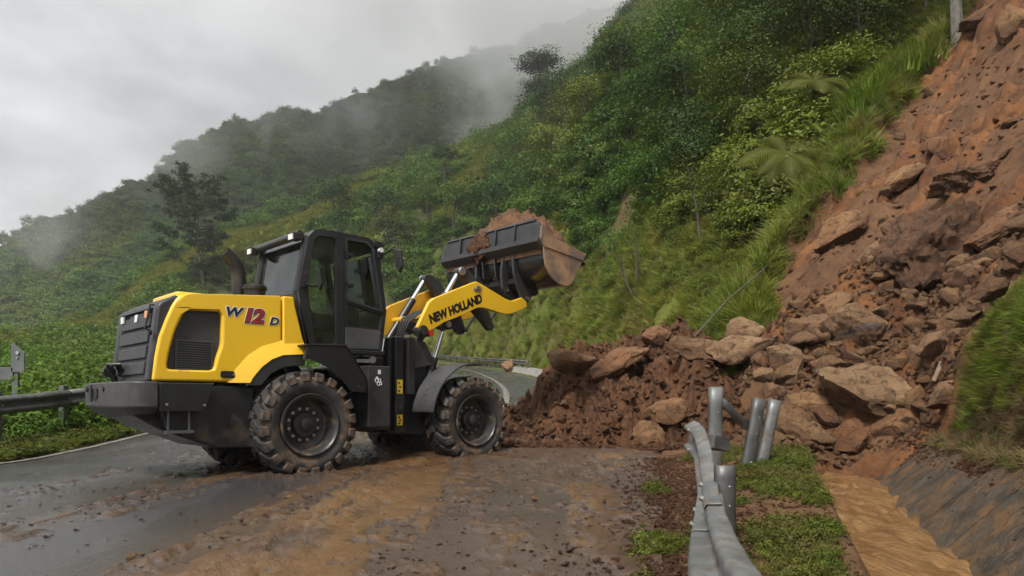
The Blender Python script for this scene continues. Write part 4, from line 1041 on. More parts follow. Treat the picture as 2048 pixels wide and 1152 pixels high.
for (x, y, H, R, mt, lf, lab, sd_) in (
    (10.9, 25.6, 3.6, (1.7, 1.7, 1.5), LEAFD, .12, "dark leafy tree just above the long grass beside the scar", 1),
    (13.2, 27.0, 4.2, (2.0, 2.0, 1.8), LEAFD, .13, "broad dark tree left of the bare trunk at the top right", 2),
    (15.8, 27.5, 3.6, (1.8, 1.8, 1.5), LEAF, .13, "green tree behind the bare trunk at the top right", 3),
    (8.9, 26.4, 3.2, (1.5, 1.5, 1.3), LEAF, .12, "mid green bushy tree above the upper tree fern", 4),
    (12.0, 31.5, 4.6, (2.2, 2.2, 1.9), LEAF, .14, "tall green tree against the top edge right of centre", 5),
    (9.6, 30.8, 4.0, (1.9, 1.9, 1.7), LEAFB, .13, "bright green rounded tree on the upper hillside", 6),
    (7.3, 28.6, 3.0, (1.5, 1.5, 1.3), LEAFD, .12, "dark thicket tree left of the tree ferns", 7),
    (11.2, 37.0, 5.0, (2.5, 2.5, 2.1), LEAF, .16, "large tree crown where the hillside meets the cloud", 8),
    (9.0, 36.0, 4.0, (2.1, 2.1, 1.7), LEAFD, .15, "dark crown left of the bright green rounded tree", 9),
    (6.6, 33.5, 3.2, (1.7, 1.7, 1.4), LEAFB, .14, "pale green shrubby tree above the small cliff", 10),
    (8.2, 42.0, 4.6, (2.4, 2.4, 2.0), LEAF, .17, "rounded tree on the slope left of the large tree crown", 12),
    (14.7, 24.9, 3.4, (1.6, 1.6, 1.4), LEAFD, .12, "dark low tree close behind the lush grass clump by the trunk", 14),
    (12.1, 24.3, 3.0, (1.5, 1.5, 1.2), LEAFD, .11, "dark shrubby tree behind the middle of the grassy scar edge", 15),
    (10.0, 28.3, 3.8, (1.8, 1.8, 1.6), LEAFD, .13, "dark tree between the bright rounded tree and the upper fern", 16),
    (17.0, 26.5, 4.2, (1.9, 1.9, 1.7), LEAFD, .13, "dark tree right of the bare trunk at the frame edge", 17),
    (11.6, 28.8, 4.4, (2.0, 2.0, 1.9), LEAFD, .13, "tall dark crown below the top edge above the grassy scar edge", 18),
    (14.5, 29.8, 4.6, (2.1, 2.1, 1.9), LEAF, .14, "leafy crown touching the top edge left of the bare trunk", 19),
    (7.9, 31.3, 3.4, (1.7, 1.7, 1.4), LEAFD, .13, "dark bushy crown above the dark thicket tree", 20),
    (12.9, 35.5, 5.2, (2.5, 2.5, 2.2), LEAFD, .16, "dark crown at the top edge right of the large cloud side tree", 21),
    (17.5, 31.0, 5.2, (2.4, 2.4, 2.2), LEAFD, .15, "dark tree at the very top right behind the rocks", 13)):
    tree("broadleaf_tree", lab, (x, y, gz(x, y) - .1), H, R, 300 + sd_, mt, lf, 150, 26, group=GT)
tree("bare_trunk_tree", "straight grey trunk rising out of the frame at the top right", (13.75, 21.6, gz(13.75, 21.6) - .2), 7.0, (1.8, 1.8, 1.4), 330, LEAFD, .14, 90, 22, r0=.17, bark=BARKG)
tree("slender_tree", "slender leaning sapling on the grass bank right of the bucket", (4.70, 26.3, gz(4.7, 26.3) - .1), 2.9, (.95, .9, .75), 331, LEAF, .075, 70, 16, r0=.045, lean=(-.42, 0), shell=.3, spread=.22)
tree("slender_tree", "upright slender sapling beside the leaning one on the grass bank", (4.78, 26.6, gz(4.78, 26.6) - .1), 3.7, (.6, .6, .95), 332, LEAF, .07, 46, 12, r0=.045, lean=(-.06, 0), shell=.3, spread=.25)
tree("slender_tree", "forked thin tree on the grass bank below the tree ferns", (6.25, 23.2, gz(6.25, 23.2) - .1), 3.0, (.95, .9, .85), 333, LEAF, .075, 60, 13, r0=.05, lean=(-.10, 0), shell=.3, spread=.24)
tree("broadleaf_tree", "lone dark tree on the far spur above the loader's bucket", (-12.2, 126, gz(-12.2, 126) - .3), 7.6, (2.6, 2.6, 1.9), 334, LEAFD, .34, 60, 16, r0=.16, bole=.4)
tree("broadleaf_tree", "rounded dark tree under the pine on the misty ridge", (7.2, 176, gz(7.2, 176) - .5), 8.6, (4.4, 4.2, 3.6), 335, NEED, .5, 150, 22, r0=.3)
# shrubs of the valley edge, left
GV = "shrubs beyond the left guardrail"
for k, (x, y, H, lab) in enumerate(((-9.75, 13.2, 1.25, "low broad leaved shrub under the left guardrail near the post"), (-10.5, 14.9, 1.9, "shrub beside the grey sign at left"), (-9.9, 15.6, 2.0, "leafy shrub behind the left guardrail right of the sign"), (-10.3, 17.8, 2.5, "tall shrub behind the guardrail left of the loader"), (-9.6, 18.6, 2.2, "shrub seen just left of the loader's counterweight"), (-12.0, 18.5, 2.5, "shrub at the left edge behind the grey sign"), (-12.3, 21.5, 3.0, "large shrub in the valley behind the sign"), (-10.9, 21.6, 2.9, "large bright shrub left of the loader's grille"), (-13.8, 25, 3.4, "wide shrub mass in the middle of the valley at left"), (-11.6, 26, 3.3, "shrub below the far guardrail near the loader's grille"))):
    tree("valley_shrub", lab, (x, y, gz(x, y) - .25), H, (H * .55, H * .55, H * .5), 400 + k, LEAFB if k % 3 else LEAF, .15 if k != 0 else .22, 70, 16, r0=.03, group=GV, cat="shrub", shell=.3, bole=.1)
# tree ferns
FERN = leaf_mat('fern_fronds', (.010, .038, .004), (.042, .100, .010), .2, .5)
def fern(name, label, loc, L_, nf, seed, stem=.8, mat=LEAFB):
    rs = np.random.RandomState(seed); T_ = empty(name, loc); MB().tube([(0, 0, -.2), (.03, .02, stem * .5), (0, 0, stem)], [.09, .07, .06], 8).build("stem", BARK, T_, smooth=True)
    for k in range(nf):
        az = 6.283 * k / nf + rs.uniform(-.2, .2); V = []; F = []; T = []; Lf = L_ * rs.uniform(.8, 1.1); n = 36
        dr = np.array([math.cos(az), math.sin(az), 0]); sdv = np.array([-dr[1], dr[0], 0]); prev = None
        rise = rs.uniform(.35, .75)
        for i in range(n):
            q = i / (n - 1); p = dr * Lf * q * (1 - .12 * q) + np.array([0, 0, stem + Lf * (rise * q - .75 * q * q)])
            q2 = q + .02; tg = unit(dr * (1 - .24 * q2) + np.array([0, 0, rise - 1.5 * q2]))
            wl = Lf * .30 * math.sin(min(1, q * 1.05 + .10) * math.pi) ** .7 * (1 - .25 * q)
            for sg in (-1, 1):
                b0 = p + tg * .0; tip = p + sdv * sg * wl + tg * wl * .35 - np.array([0, 0, wl * .22]); wd_ = Lf * .0085
                j = len(V); V += [b0 - tg * wd_, b0 + tg * wd_, (b0 + tip) / 2 + tg * wd_ * 1.2 + np.array([0, 0, wl * .05]), tip, (b0 + tip) / 2 - tg * wd_ * 1.0 + np.array([0, 0, wl * .05])]
                F.append((j, j + 1, j + 2, j + 3, j + 4)); T += [.45 + .4 * q] * 5
        me = bpy.data.meshes.new("frond"); me.from_pydata([tuple(v) for v in V], [], F); me.materials.append(mat)
        a = me.attributes.new('tint', 'FLOAT', 'POINT'); a.data.foreach_set('value', np.asarray(T, np.float32))
        o = bpy.data.objects.new("frond", me); o['kind'] = 'stuff'; COL.objects.link(o); o.parent = T_
    T_.rotation_euler = (rad(44 - 7 * (seed % 2)), rad(-14 + 9 * (seed % 2)), 0)
    tag(T_, label, "tree fern", "tree ferns by the scar"); return T_
fern("tree_fern", "upper tree fern with arching fronds beside the long grass", (9.55, 22.6, gz(9.55, 22.6)), 1.65, 10, 1, 1.1, FERN)
fern("tree_fern", "lower larger tree fern spreading over the edge of the scar", (8.25, 21.2, gz(8.25, 21.2)), 1.85, 11, 2, .9, FERN)
fern("tree_fern", "small distant tree fern left of the small cliff", (5.3, 36.5, gz(5.3, 36.5)), 1.3, 10, 3, .9)
# clumps of tall grass on the lip of the scar
for k, (x, y, sc, lab) in enumerate(((12.7, 21.9, 1.15, "tall lush grass clump beside the bare trunk at the top right"), (11.9, 21.4, 1.05, "lush grass clump hanging over the middle of the scar edge"), (11.0, 20.9, .95, "grass clump on the scar edge below the dark leafy tree"), (10.2, 20.4, .85, "yellow green grass clump right of the upper tree fern"))):
    T_ = empty("grass_clump", (x, y, gz(x, y) - .05))
    for j in range(9):
        me = TUFTB[j % 3]; o = bpy.data.objects.new("blades", me); COL.objects.link(o); o.parent = T_
        o.location = (NP.uniform(-.5, .5), NP.uniform(-.5, .5), NP.uniform(-.25, .2)); s_ = sc * NP.uniform(.7, 1.1); o.scale = (s_, s_, s_); o.rotation_euler = (NP.uniform(.1, .5), NP.uniform(-.3, .1), NP.uniform(0, 6.28))
    tag(T_, lab, "grass clump", "grass clumps on the edge of the scar")
# pines
NEEDP = leaf_mat('dark_pine_needles', (.007, .019, .006), (.034, .062, .016), .1, .6, .02, warm=(.03, .05, .014))
def pine(name, label, loc, H, seed, lean, nl=34, low=.25, wide=.30, flat=False):
    rs = np.random.RandomState(seed); T_ = empty(name, loc); mb = MB(); n = 10
    pts = [Vector((lean * H * (i / n) + .012 * H * math.sin(i), .0, -.02 * H + 1.0 * H * i / n)) for i in range(n + 1)]
    mb.tube(pts, [.016 * H * (1.05 - .9 * i / n) for i in range(n + 1)], 8); P = []; N = []
    for k in range(nl):
        q = low + (.97 - low) * ((k + rs.uniform(0, .8)) / nl); q = .55 * q + .45 * (round(q * 8) / 8 + .02); az = k * 2.4 + rs.uniform(-.5, .5)
        p = pts[0].lerp(pts[-1], q); prof = (1 - abs(q - .62) ** 1.5 * 1.9)
        asym = 1.0 + .38 * (-math.cos(az)) * (1 if q < .6 else .3)              # longer boughs on the left side
        Ls = H * wide * max(.25, prof) * asym * rs.uniform(.7, 1.1)
        lp = limb_tube(mb, p, (math.cos(az), math.sin(az), .28 if not flat else .1), Ls, .006 * H, rs, 5, .10)
        for c in lp[3:]:
            for _ in range(4):
                ctr = np.array(c) + rs.normal(0, .055 * H * .5, 3) * np.array([1, 1, .5]) + np.array([0, 0, .015 * H])
                m_ = 26; d = unit(rs.normal(0, 1, (m_, 3)) + np.array([0, 0, .5])); P.append(ctr + d * rs.uniform(.2, 1, (m_, 1)) * .034 * H * np.array([1.3, 1.3, .75])); N.append(d)
    mb.build("trunk", BARK, T_, smooth=True)
    P = np.concatenate(P); N = np.concatenate(N); V, F, tn = leaves_at(P, N, .026 * H, rs, .35)
    me = fast_mesh("crown", V, F, NEEDP, tn); o = bpy.data.objects.new("crown", me); COL.objects.link(o); o.parent = T_
    tag(T_, label, "pine tree"); return T_
pine("pine_tree", "tall lone pine standing behind the loader's engine hood at left", (-54.3, 123, gz(-54.3, 123) - .6), 19.6, 5, -.07, 42, .24, .42)
tree("ridge_pine", "broad rounded pine on the misty ridge at the top centre", (7.0, 178, gz(7.0, 178) + 1), 13.4, (5.6, 5.2, 2.9), 336, NEED, .55, 170, 22, r0=.35, bole=.5, cat="pine tree", spread=.12)
# larger crowns standing out of the hillside scrub
BIG = [tree("hillside_tree", "", (0, 0, -500), 5.0, (2.4, 2.3, [1.9, 2.4, 1.6][k]), 350 + k, [LEAFD, LEAF, HILLB][k], .24, 90, 20, r0=.13, group="larger tree crowns on the hillside behind the loader") for k in range(3)]
spots = sorted([(-2.0, 92), (-8.5, 103), (3.5, 70), (6.5, 62), (8.8, 56), (4.6, 84), (10.2, 66), (0.5, 112), (-14, 116), (-24, 128), (-20, 112), (-30, 122), (7.5, 98), (12, 84), (14.5, 100), (5.5, 120), (11, 48), (-36, 140), (2.0, 60), (9.0, 118)], key=lambda p: p[0] / p[1])
_ord = 'first second third fourth fifth sixth seventh eighth ninth tenth eleventh twelfth thirteenth fourteenth fifteenth sixteenth seventeenth eighteenth nineteenth twentieth'.split()
for k, (x, y) in enumerate(spots):
    lab = _ord[k] + ' from the left of the larger tree crowns on the hillside'; sc = .55 + .011 * y * NP.uniform(.7, 1.1); p = (x, y, gz(x, y) - .3)
    if k < 3: o = BIG[k]; o.location = p; o.scale = (sc, sc, sc); o['label'] = lab
    else: copy_tree(BIG[k % 3], p, sc, NP.uniform(0, 6.28), lab)
# trees along the far ridge line
PR = []
ORD = 'first second third fourth fifth sixth seventh eighth ninth tenth eleventh twelfth thirteenth fourteenth fifteenth sixteenth seventeenth eighteenth nineteenth twentieth twenty-first twenty-second twenty-third twenty-fourth twenty-fifth twenty-sixth'.split()
def RL(k): return ORD[k] + ' tree from the left along the far misty ridge line'
for k in range(26):
    a = -.74 + k * .027 + NP.uniform(-.008, .008); j = int((a + 1.6) / 2.2 * 259); i = int(1.0 / 1.35 * 119) - 1
    p = (MX[i, j], MY[i, j], MZ[i, j] - .5)
    if k < 3: PR.append(tree("ridge_tree", RL(k), p, 6.5, (2.6, 2.6, 3.0), 500 + k, FORE, .7, 40, 14, r0=.2, group="trees on the far ridge line", bole=.3))
    else: copy_tree(PR[k % 3], p, NP.uniform(.35, .85), NP.uniform(0, 6.28), RL(k))

# ================================================================ GUARDRAILS
GALV = simple("galvanised_steel", (.13, .135, .135), (.24, .245, .24), 4, .52, .2, 30, metal=.5, dirt=(.10, .070, .045), dirt_amt=.50, dirt_scale=7)
GALD = simple("weathered_galvanised_steel", (.10, .10, .098), (.17, .17, .165), 5, .5, .15, 40, metal=.6, dirt=(.10, .07, .05), dirt_amt=.58, dirt_scale=6)
WPROF = [(0, -.155), (.012, -.150), (.030, -.138), (.082, -.105), (.086, -.085), (.082, -.068), (.020, -.030), (.004, -.012), (.004, .012), (.020, .030), (.082, .068), (.086, .085), (.082, .105), (.030, .138), (.012, .150), (0, .155)]
def w_beam(name, path, outs, ups, mat, parent, prof=WPROF, dent=0):
    """sweep the W profile: path points, outward direction and up direction at each"""
    V = []; F = []; m = len(prof)
    if dent:                                              # finer steps so the sheet can carry dents
        PP = [np.array([tuple(Vector(q)) for q in A_]) for A_ in (path, outs, ups)]; k_ = np.linspace(0, len(path) - 1, (len(path) - 1) * 6 + 1)
        path, outs, ups = [np.stack([np.interp(k_, range(len(path)), A_[:, i]) for i in range(3)], 1) for A_ in PP]
    for p, o_, u_ in zip(path, outs, ups):
        p, o_, u_ = Vector(p), Vector(o_).normalized(), Vector(u_).normalized()
        for (a, h) in prof: V.append(tuple(p + o_ * (a + dent * (mnoise.noise(p * 5 + u_ * h * 9) + .6 * mnoise.noise(p * 13 + u_ * h * 20))) + u_ * (h + dent * .5 * mnoise.noise(p * 4))))
    for i in range(len(path) - 1):
        for j in range(m - 1): F.append((i * m + j, i * m + j + 1, (i + 1) * m + j + 1, (i + 1) * m + j))
    o = mesh_obj(name, V, F, mat, parent, smooth=True); s = o.modifiers.new("thickness", 'SOLIDIFY'); s.thickness = .004; s.offset = 0
    return o
def rail_bolt(c, d, parent, r=.018):
    d = Vector(d).normalized(); c = Vector(c); return MB().tube([c - d * .01, c + d * .012, c + d * .016], [r, r, r * .6], 10).build("rail_bolt", STL_, parent)
STL_ = simple("bolt_steel", (.35, .35, .34), (.5, .5, .48), 8, .35, metal=.9)
def c_post(name, base, top, width, mat, parent, yaw=0, depth=.07, holes=True):
    """open channel post between two points"""
    base, top = Vector(base), Vector(top); ax_ = (top - base).normalized()
    sd = Vector((math.cos(yaw), math.sin(yaw), 0)); sd = (sd - ax_ * sd.dot(ax_)).normalized(); fw = ax_.cross(sd).normalized()
    hw = width / 2
    prof = [(-hw, depth), (-hw, .012), (-hw + .012, 0), (-hw * .4, -.010), (hw * .4, -.010), (hw - .012, 0), (hw, .012), (hw, depth)]
    V = []; F = []; n = 9
    for i in range(n):
        p = base + (top - base) * (i / (n - 1))
        for (a, d) in prof: V.append(tuple(p + sd * a + fw * d))
    m = len(prof)
    for i in range(n - 1):
        for j in range(m - 1): F.append((i * m + j, i * m + j + 1, (i + 1) * m + j + 1, (i + 1) * m + j))
    o = mesh_obj(name, V, F, mat, parent, smooth=True); s = o.modifiers.new("thickness", 'SOLIDIFY'); s.thickness = .007; s.offset = 0
    if holes:
        for f_ in (.30, .62, .8):
            rail_bolt(base + (top - base) * f_ + sd * (hw * .2), -fw, o, .010)
    return o
# --- broken guardrail in the foreground
G = empty("broken_guardrail", (1.2, 4.4, 0))
def loc_(p): return (p[0] - 1.2, p[1] - 4.4, p[2])
tag(G, "bent galvanised guardrail torn down in the right foreground", "guardrail")
far = [((1.635, 6.30, .58), (-.97, .2, .1), (.05, .1, 1)), ((1.62, 6.05, .565), (-.97, .2, .1), (.05, .1, 1)), ((1.57, 5.70, .52), (-.97, .2, .1), (.07, .1, 1)), ((1.49, 5.30, .43), (-.95, .22, .15), (.10, .12, 1)), ((1.395, 4.90, .325), (-.92, .25, .25), (.16, .12, 1)), ((1.31, 4.60, .245), (-.88, .26, .36), (.28, .12, .95)), ((1.23, 4.34, .185), (-.82, .27, .46), (.40, .12, .9)), ((1.18, 4.15, .165), (-.80, .27, .5), (.46, .1, .86))]
w_beam("rail_section", [loc_(q[0]) for q in far], [q[1] for q in far], [q[2] for q in far], GALV, G, dent=.006)
near = [((1.262, 4.42, .190), (-.82, .27, .46), (.40, .12, .9)), ((1.20, 4.22, .162), (-.79, .27, .5), (.47, .1, .86)), ((1.12, 3.95, .150), (-.74, .26, .56), (.56, .1, .80)), ((1.03, 3.6, .150), (-.70, .25, .62), (.64, .08, .76)), ((.93, 3.2, .16), (-.66, .25, .66), (.68, .08, .72)), ((.83, 2.75, .18), (-.64, .24, .7), (.7, .08, .7)), ((.72, 2.2, .2), (-.62, .24, .72), (.72, .06, .68)), ((.55, 1.3, .22), (-.62, .24, .72), (.72, .06, .68))]
w_beam("rail_section", [loc_(Vector(q[0]) - Vector(q[1]).normalized() * .008) for q in near], [q[1] for q in near], [q[2] for q in near], GALV, G, dent=.006)
for (p, o_, u_) in (far[5], far[6]):
    for hgt in (-.086, .086):
        c = Vector(p) + Vector(o_).normalized() * .09 + Vector(u_).normalized() * hgt; rail_bolt(loc_(c), o_, G)
for (p, o_, u_) in (far[1],):
    for hgt in (-.086, .086): rail_bolt(loc_(Vector(p) + Vector(o_).normalized() * .09 + Vector(u_).normalized() * hgt), o_, G, .015)
c_post("post", loc_((2.04, 7.0, -.2)), loc_((2.05, 7.0, 1.05)), .125, GALV, G, yaw=.10)
c_post("post", loc_((1.40, 4.55, -.2)), loc_((1.40, 4.55, .495)), .120, GALD, G, yaw=.12)
MB().box(loc_((1.86, 6.62, .52)), (.20, .34, .13), (0, .2, .5)).build("spacer_block", GALD, G, bev=.01)
w_beam("torn_strap", [loc_(p) for p in ((2.12, 7.05, .90), (2.30, 7.25, .78), (2.50, 7.6, .68), (2.66, 7.86, .63))], [(-.3, -1, .2)] * 4, [(0, .3, 1), (.1, .2, 1), (.2, .2, 1), (.25, .2, 1)], GALD, G, [(0, -.06), (.02, -.05), (.03, 0), (.02, .05), (0, .06)])
P3 = empty("leaning_post", (2.66, 8.0, .15)); tag(P3, "dark leaning channel post left of a pale one behind the broken guardrail", "post", "knocked over guardrail posts")
c_post("channel", (0, 0, -.25), (.20, .03, .78), .135, GALD, P3, yaw=.2)
P4 = empty("leaning_post", (2.82, 8.03, .15)); tag(P4, "pale leaning channel post nearest the rockfall and the ditch", "post", "knocked over guardrail posts")
c_post("channel", (0, 0, -.25), (.23, .03, .77), .125, GALV, P4, yaw=.1)

# --- standing guardrails
def standing_rail(name, label, s0, s1, q, out_sign, mat, step=2.0, zoff=0, lift=.80):
    """follow the road: q is the position across the road (1 = left edge), out_sign the traffic side"""
    ss_ = np.arange(s0, s1 + .01, step / 2); pts = []; outs = []
    for sv in ss_:
        x, y, z, tx, ty = [float(np.ravel(v)[0]) for v in road_pt(np.array([sv]), q)]
        pts.append((x, y, z + lift)); outs.append((ty * out_sign, -tx * out_sign, 0))
    R0 = empty(name, (pts[0][0], pts[0][1], pts[0][2] - lift)); base = Vector(R0.location)
    lp = [tuple(Vector(p) - base) for p in pts]
    n = len(lp); k = 0
    while k < n - 1:                                       # lapped sections of two bays
        e = min(k + 4, n - 1); w_beam("rail_section", [tuple(Vector(p) + Vector(o_) * (.006 * ((k // 4) % 2))) for p, o_ in zip(lp[k:e + 1], outs[k:e + 1])], outs[k:e + 1], [(0, 0, 1)] * (e + 1 - k), mat, R0); k = e
    for i in range(0, n, 2):
        p, o_ = Vector(lp[i]), Vector(outs[i]); yaw = math.atan2(o_.y, o_.x)
        mb = MB(); mb.box(p - o_ * .09 - Vector((0, 0, .32)), (.10, .14, 1.1), (0, 0, yaw)); mb.build("post", mat, R0, bev=.006)
        rail_bolt(p + o_ * .012, o_, R0)
    tag(R0, label, "guardrail"); return R0
standing_rail("guardrail", "dark grey guardrail along the left edge of the road behind the loader", 8.2, 30, 1.085, 1, GALD)
standing_rail("guardrail", "pale guardrail on the far bend of the road under the loader's boom", 47, 110, -.06, -1, GALD, 2.4)
standing_rail("guardrail", "distant guardrail on the far hillside road at the left", 158, 240, 1.02, 1, GALD, 4.0)

# --- grey sign board standing in the shrubs on the left
SG = empty("roadside_sign", (-10.35, 14.6, -.6)); GP = simple("grey_sign_back", (.075, .085, .08), (.11, .12, .115), 4, .55, .1, 30, dirt=(.10, .085, .06), dirt_amt=.62)
tag(SG, "grey back of a road sign on a post among the shrubs at left", "sign")
MB().box((0, 0, 1.25), (.13, .06, 2.6)).build("post", GP, SG, bev=.008)
MB().prism([(-.06, 2.18), (-.06, 2.66), (-.02, 2.72), (.03, 2.66), (.16, 2.55), (.22, 2.50), (.215, 2.10), (-.06, 2.10)], -.06, -.03).build("panel", GP, SG, bev=.006)
MB().box((-.30, -.045, 2.07), (.56, .03, .26)).build("panel", GP, SG, bev=.006)
MB().lathe([(-.03, 0), (-.03, .035), (0, .04)], (.09, -.06, 2.50), 12).lathe([(-.03, 0), (-.03, .02), (0, .022)], (.085, -.06, 2.40), 12).build("bracket_bolt", STL_, SG)
# --- yellow markers beside the far road
YS = simple("yellow_marker", (.75, .38, .02), (.82, .44, .03), 4, .5)
for k, (x, y, z, lab) in enumerate(((-64.5, 106.5, 10.0, "leftmost yellow marker beside the far hillside road"), (-71.9, 106, 10.0, "small yellow marker above the far road at the left edge"), (-58.2, 110, 10.2, "yellow bent arrow marker nearest the loader's rear grille"))):
    M_ = empty("road_marker", (x, y, z - .3)); tag(M_, lab, "marker", "yellow markers by the far road")
    MB().box((0, 0, .6), (.08, .08, 1.4)).build("post", GP, M_)
    MB().prism([(-.55, 1.2), (.0, 1.75), (.55, 1.75), (.15, 1.45), (.6, 1.05), (.05, 1.05), (-.1, .95), (-.3, 1.2)], -.09, -.05).build("arrow_plate", YS, M_)
# --- cable strung across the valley
mb = MB(); mb.tube([(-75 + 2.2 * k, 92 - .35 * k, 8.55 - .5 * math.sin(k / 14 * math.pi)) for k in range(15)], .07, 6)
cb = mb.build("cable", simple("dark_teal_cable", (.02, .05, .055), (.03, .07, .075), 3, .5)); tag(cb, "dark teal cable strung across the valley at left", "cable")
# --- thin pipe lying down the embankment, and sticks in the rubble
mb = MB(); mb.tube([(3.62, 13.9, 2.18), (4.8, 15.6, 3.15), (6.1, 17.3, 4.05), (7.25, 18.6, 4.95)], .014, 8)
pp_ = mb.build("thin_pipe", GALD, smooth=True); tag(pp_, "thin grey pipe slanting down the grassy embankment to the slide", "pipe")
WOOD = simple("dead_wood", (.16, .105, .065), (.25, .17, .11), 9, .8, .5, 60)
mb = MB(); mb.tube([(6.02, 10.0, 1.18), (6.2, 10.1, 1.45), (6.40, 10.12, 1.62), (6.58, 10.15, 1.95)], [.03, .04, .032, .02], 8).tube([(6.2, 10.1, 1.45), (6.35, 10.0, 1.48), (6.52, 9.95, 1.62)], [.02, .015, .008], 6)
s_ = mb.build("dead_branch", WOOD, smooth=True); tag(s_, "dead branch leaning between the rubble and the near grass bank", "branch")

# ================================================================ WHEEL LOADER
MUDC = (.150, .080, .040)
YEL = simple("yellow_paint", (.76, .45, .018), (.81, .49, .022), 1.2, .34, .05, 60, coat=.35, dirt=(.30, .17, .055), dirt_amt=.64, dirt_scale=3.4, low=(1.60, .9, .16))
YDK = simple("yellow_paint_darker", (.60, .32, .016), (.70, .38, .022), 2, .45, .08, 40, coat=.2, dirt=(.30, .17, .06), dirt_amt=.60, dirt_scale=4)  # darker yellow base with patchy dirt, for far boom arm and cross tubes
BLK = simple("black_paint", (.012, .012, .013), (.020, .020, .021), 3, .36, .05, 50, coat=.2, dirt=(.085, .058, .036), dirt_amt=.64, dirt_scale=2.6, low=(1.15, 1.0, .22))
GLS = simple("gloss_black_paint", (.010, .010, .011), (.016, .016, .017), 2, .24, .04, 30, coat=.5, dirt=(.16, .095, .045), dirt_amt=.68, dirt_scale=2.2)
PLA = simple("grey_black_plastic", (.022, .022, .023), (.036, .036, .036), 5, .48, .25, 160, dirt=(.09, .068, .05), dirt_amt=.64, dirt_scale=3.2, bdist=.004)
CAST = simple("cast_iron_paint", (.034, .032, .031), (.056, .052, .050), 9, .46, .55, 90, dirt=(.10, .07, .05), dirt_amt=.62, dirt_scale=4, bdist=.006)
GRY = simple("grey_scuffed_paint", (.050, .051, .053), (.080, .081, .083), 3, .42, .1, 60, dirt=(.14, .11, .085), dirt_amt=.60, dirt_scale=4)
RUB = simple("tyre_rubber", (.022, .021, .020), (.042, .039, .036), 7, .74, .5, 70, dirt=(.150, .092, .050), dirt_amt=.49, dirt_scale=5.5, bdist=.008)
RUBL = simple("tyre_lug_rubber", (.020, .019, .019), (.040, .037, .034), 7, .66, .5, 60, dirt=(.190, .112, .056), dirt_amt=.485, dirt_scale=3.4, bdist=.01)
RIM = simple("wheel_rim_paint", (.024, .023, .022), (.042, .040, .038), 6, .38, .15, 60, dirt=(.20, .125, .070), dirt_amt=.53, dirt_scale=6)
HUB = simple("hub_iron", (.018, .017, .016), (.034, .031, .028), 8, .5, .3, 60, dirt=(.12, .07, .04), dirt_amt=.58, dirt_scale=7)
CHR = simple("chrome_rod", (.62, .63, .65), (.74, .75, .77), 3, .14, 0, metal=1.0, dirt=(.2, .15, .1), dirt_amt=.68)
STL = simple("bare_steel", (.42, .42, .42), (.56, .56, .55), 8, .36, .1, 60, metal=.9, dirt=(.16, .10, .06), dirt_amt=.60)
PIPE = simple("rusted_exhaust", (.022, .020, .019), (.040, .036, .033), 5, .4, .25, 60, metal=.5, dirt=(.05, .04, .034), dirt_amt=.56)
WHT = simple("white_lens", (.62, .62, .60), (.74, .74, .72), 9, .2)
LENS = simple("red_lens", (.42, .035, .015), (.55, .05, .02), 9, .2, coat=.6)
AMB = simple("amber_lens", (.65, .22, .03), (.75, .28, .04), 9, .2, coat=.6)
STK = simple("yellow_sticker", (.70, .46, .03), (.78, .52, .04), 9, .45, dirt=(.1, .07, .04), dirt_amt=.64)
BUCKSIDE = simple("muddy_bucket_steel", (.15, .115, .090), (.225, .165, .125), 4, .5, .35, 26, dirt=(.36, .205, .105), dirt_amt=.46, dirt_scale=3.4, bdist=.01, metal=.15)
LTR = simple("black_lettering", (.010, .010, .011), (.014, .014, .015), 9, .4)
LTN = simple("navy_lettering", (.012, .015, .035), (.016, .02, .045), 9, .35)
LTW = simple("silver_lettering_edge", (.62, .62, .60), (.70, .70, .68), 9, .35)
LTD = simple("red_lettering", (.26, .018, .020), (.34, .030, .030), 12, .3, coat=.4)
SEAT = simple("seat_fabric", (.018, .018, .020), (.030, .030, .032), 20, .8, .3, 200)
MESHM, t, b, out = new_mat("perforated_screen")
tcn = _n(t, "ShaderNodeTexCoord"); vo = _n(t, "ShaderNodeTexVoronoi"); vo.inputs['Scale'].default_value = 52; vo.inputs['Randomness'].default_value = .12
t.links.new(tcn.outputs['Object'], vo.inputs['Vector'])
hf = ramp(t, vo.outputs['Distance'], .25, .42)
t.links.new(mixc(t, hf, (.004, .004, .004), (.060, .058, .056)), b.inputs['Base Color']); b.inputs['Roughness'].default_value = .5
bump(t, b, hf, .8, .01)
def glass_mat(name, tint, refl=.10):
    m = bpy.data.materials.new(name); m.use_nodes = True; t = m.node_tree; t.nodes.clear(); MATS[name] = m
    out = _n(t, "ShaderNodeOutputMaterial"); tr = _n(t, "ShaderNodeBsdfTransparent"); gl = _n(t, "ShaderNodeBsdfGlossy"); mx = _n(t, "ShaderNodeMixShader")
    tr.inputs[0].default_value = c4(tint); gl.inputs['Roughness'].default_value = .03; gl.inputs['Color'].default_value = (.85, .9, .9, 1)
    df = _n(t, "ShaderNodeBsdfDiffuse"); df.inputs[0].default_value = (.30, .29, .26, 1); m2 = _n(t, "ShaderNodeMixShader")
    t.links.new(mth(t, 'MULTIPLY', ramp(t, noise_node(t, 3, 6, .6), .4, .75), .10), m2.inputs[0])
    lw = _n(t, "ShaderNodeFresnel"); lw.inputs[0].default_value = 1.5
    f = mth(t, 'ADD', lw.outputs[0], refl, True)
    t.links.new(f, mx.inputs[0]); t.links.new(tr.outputs[0], mx.inputs[1]); t.links.new(gl.outputs[0], mx.inputs[2])
    t.links.new(mx.outputs[0], m2.inputs[1]); t.links.new(df.outputs[0], m2.inputs[2]); t.links.new(m2.outputs[0], out.inputs[0])
    return m
GLASS = glass_mat("tinted_cab_glass", (.86, .91, .88), .02)

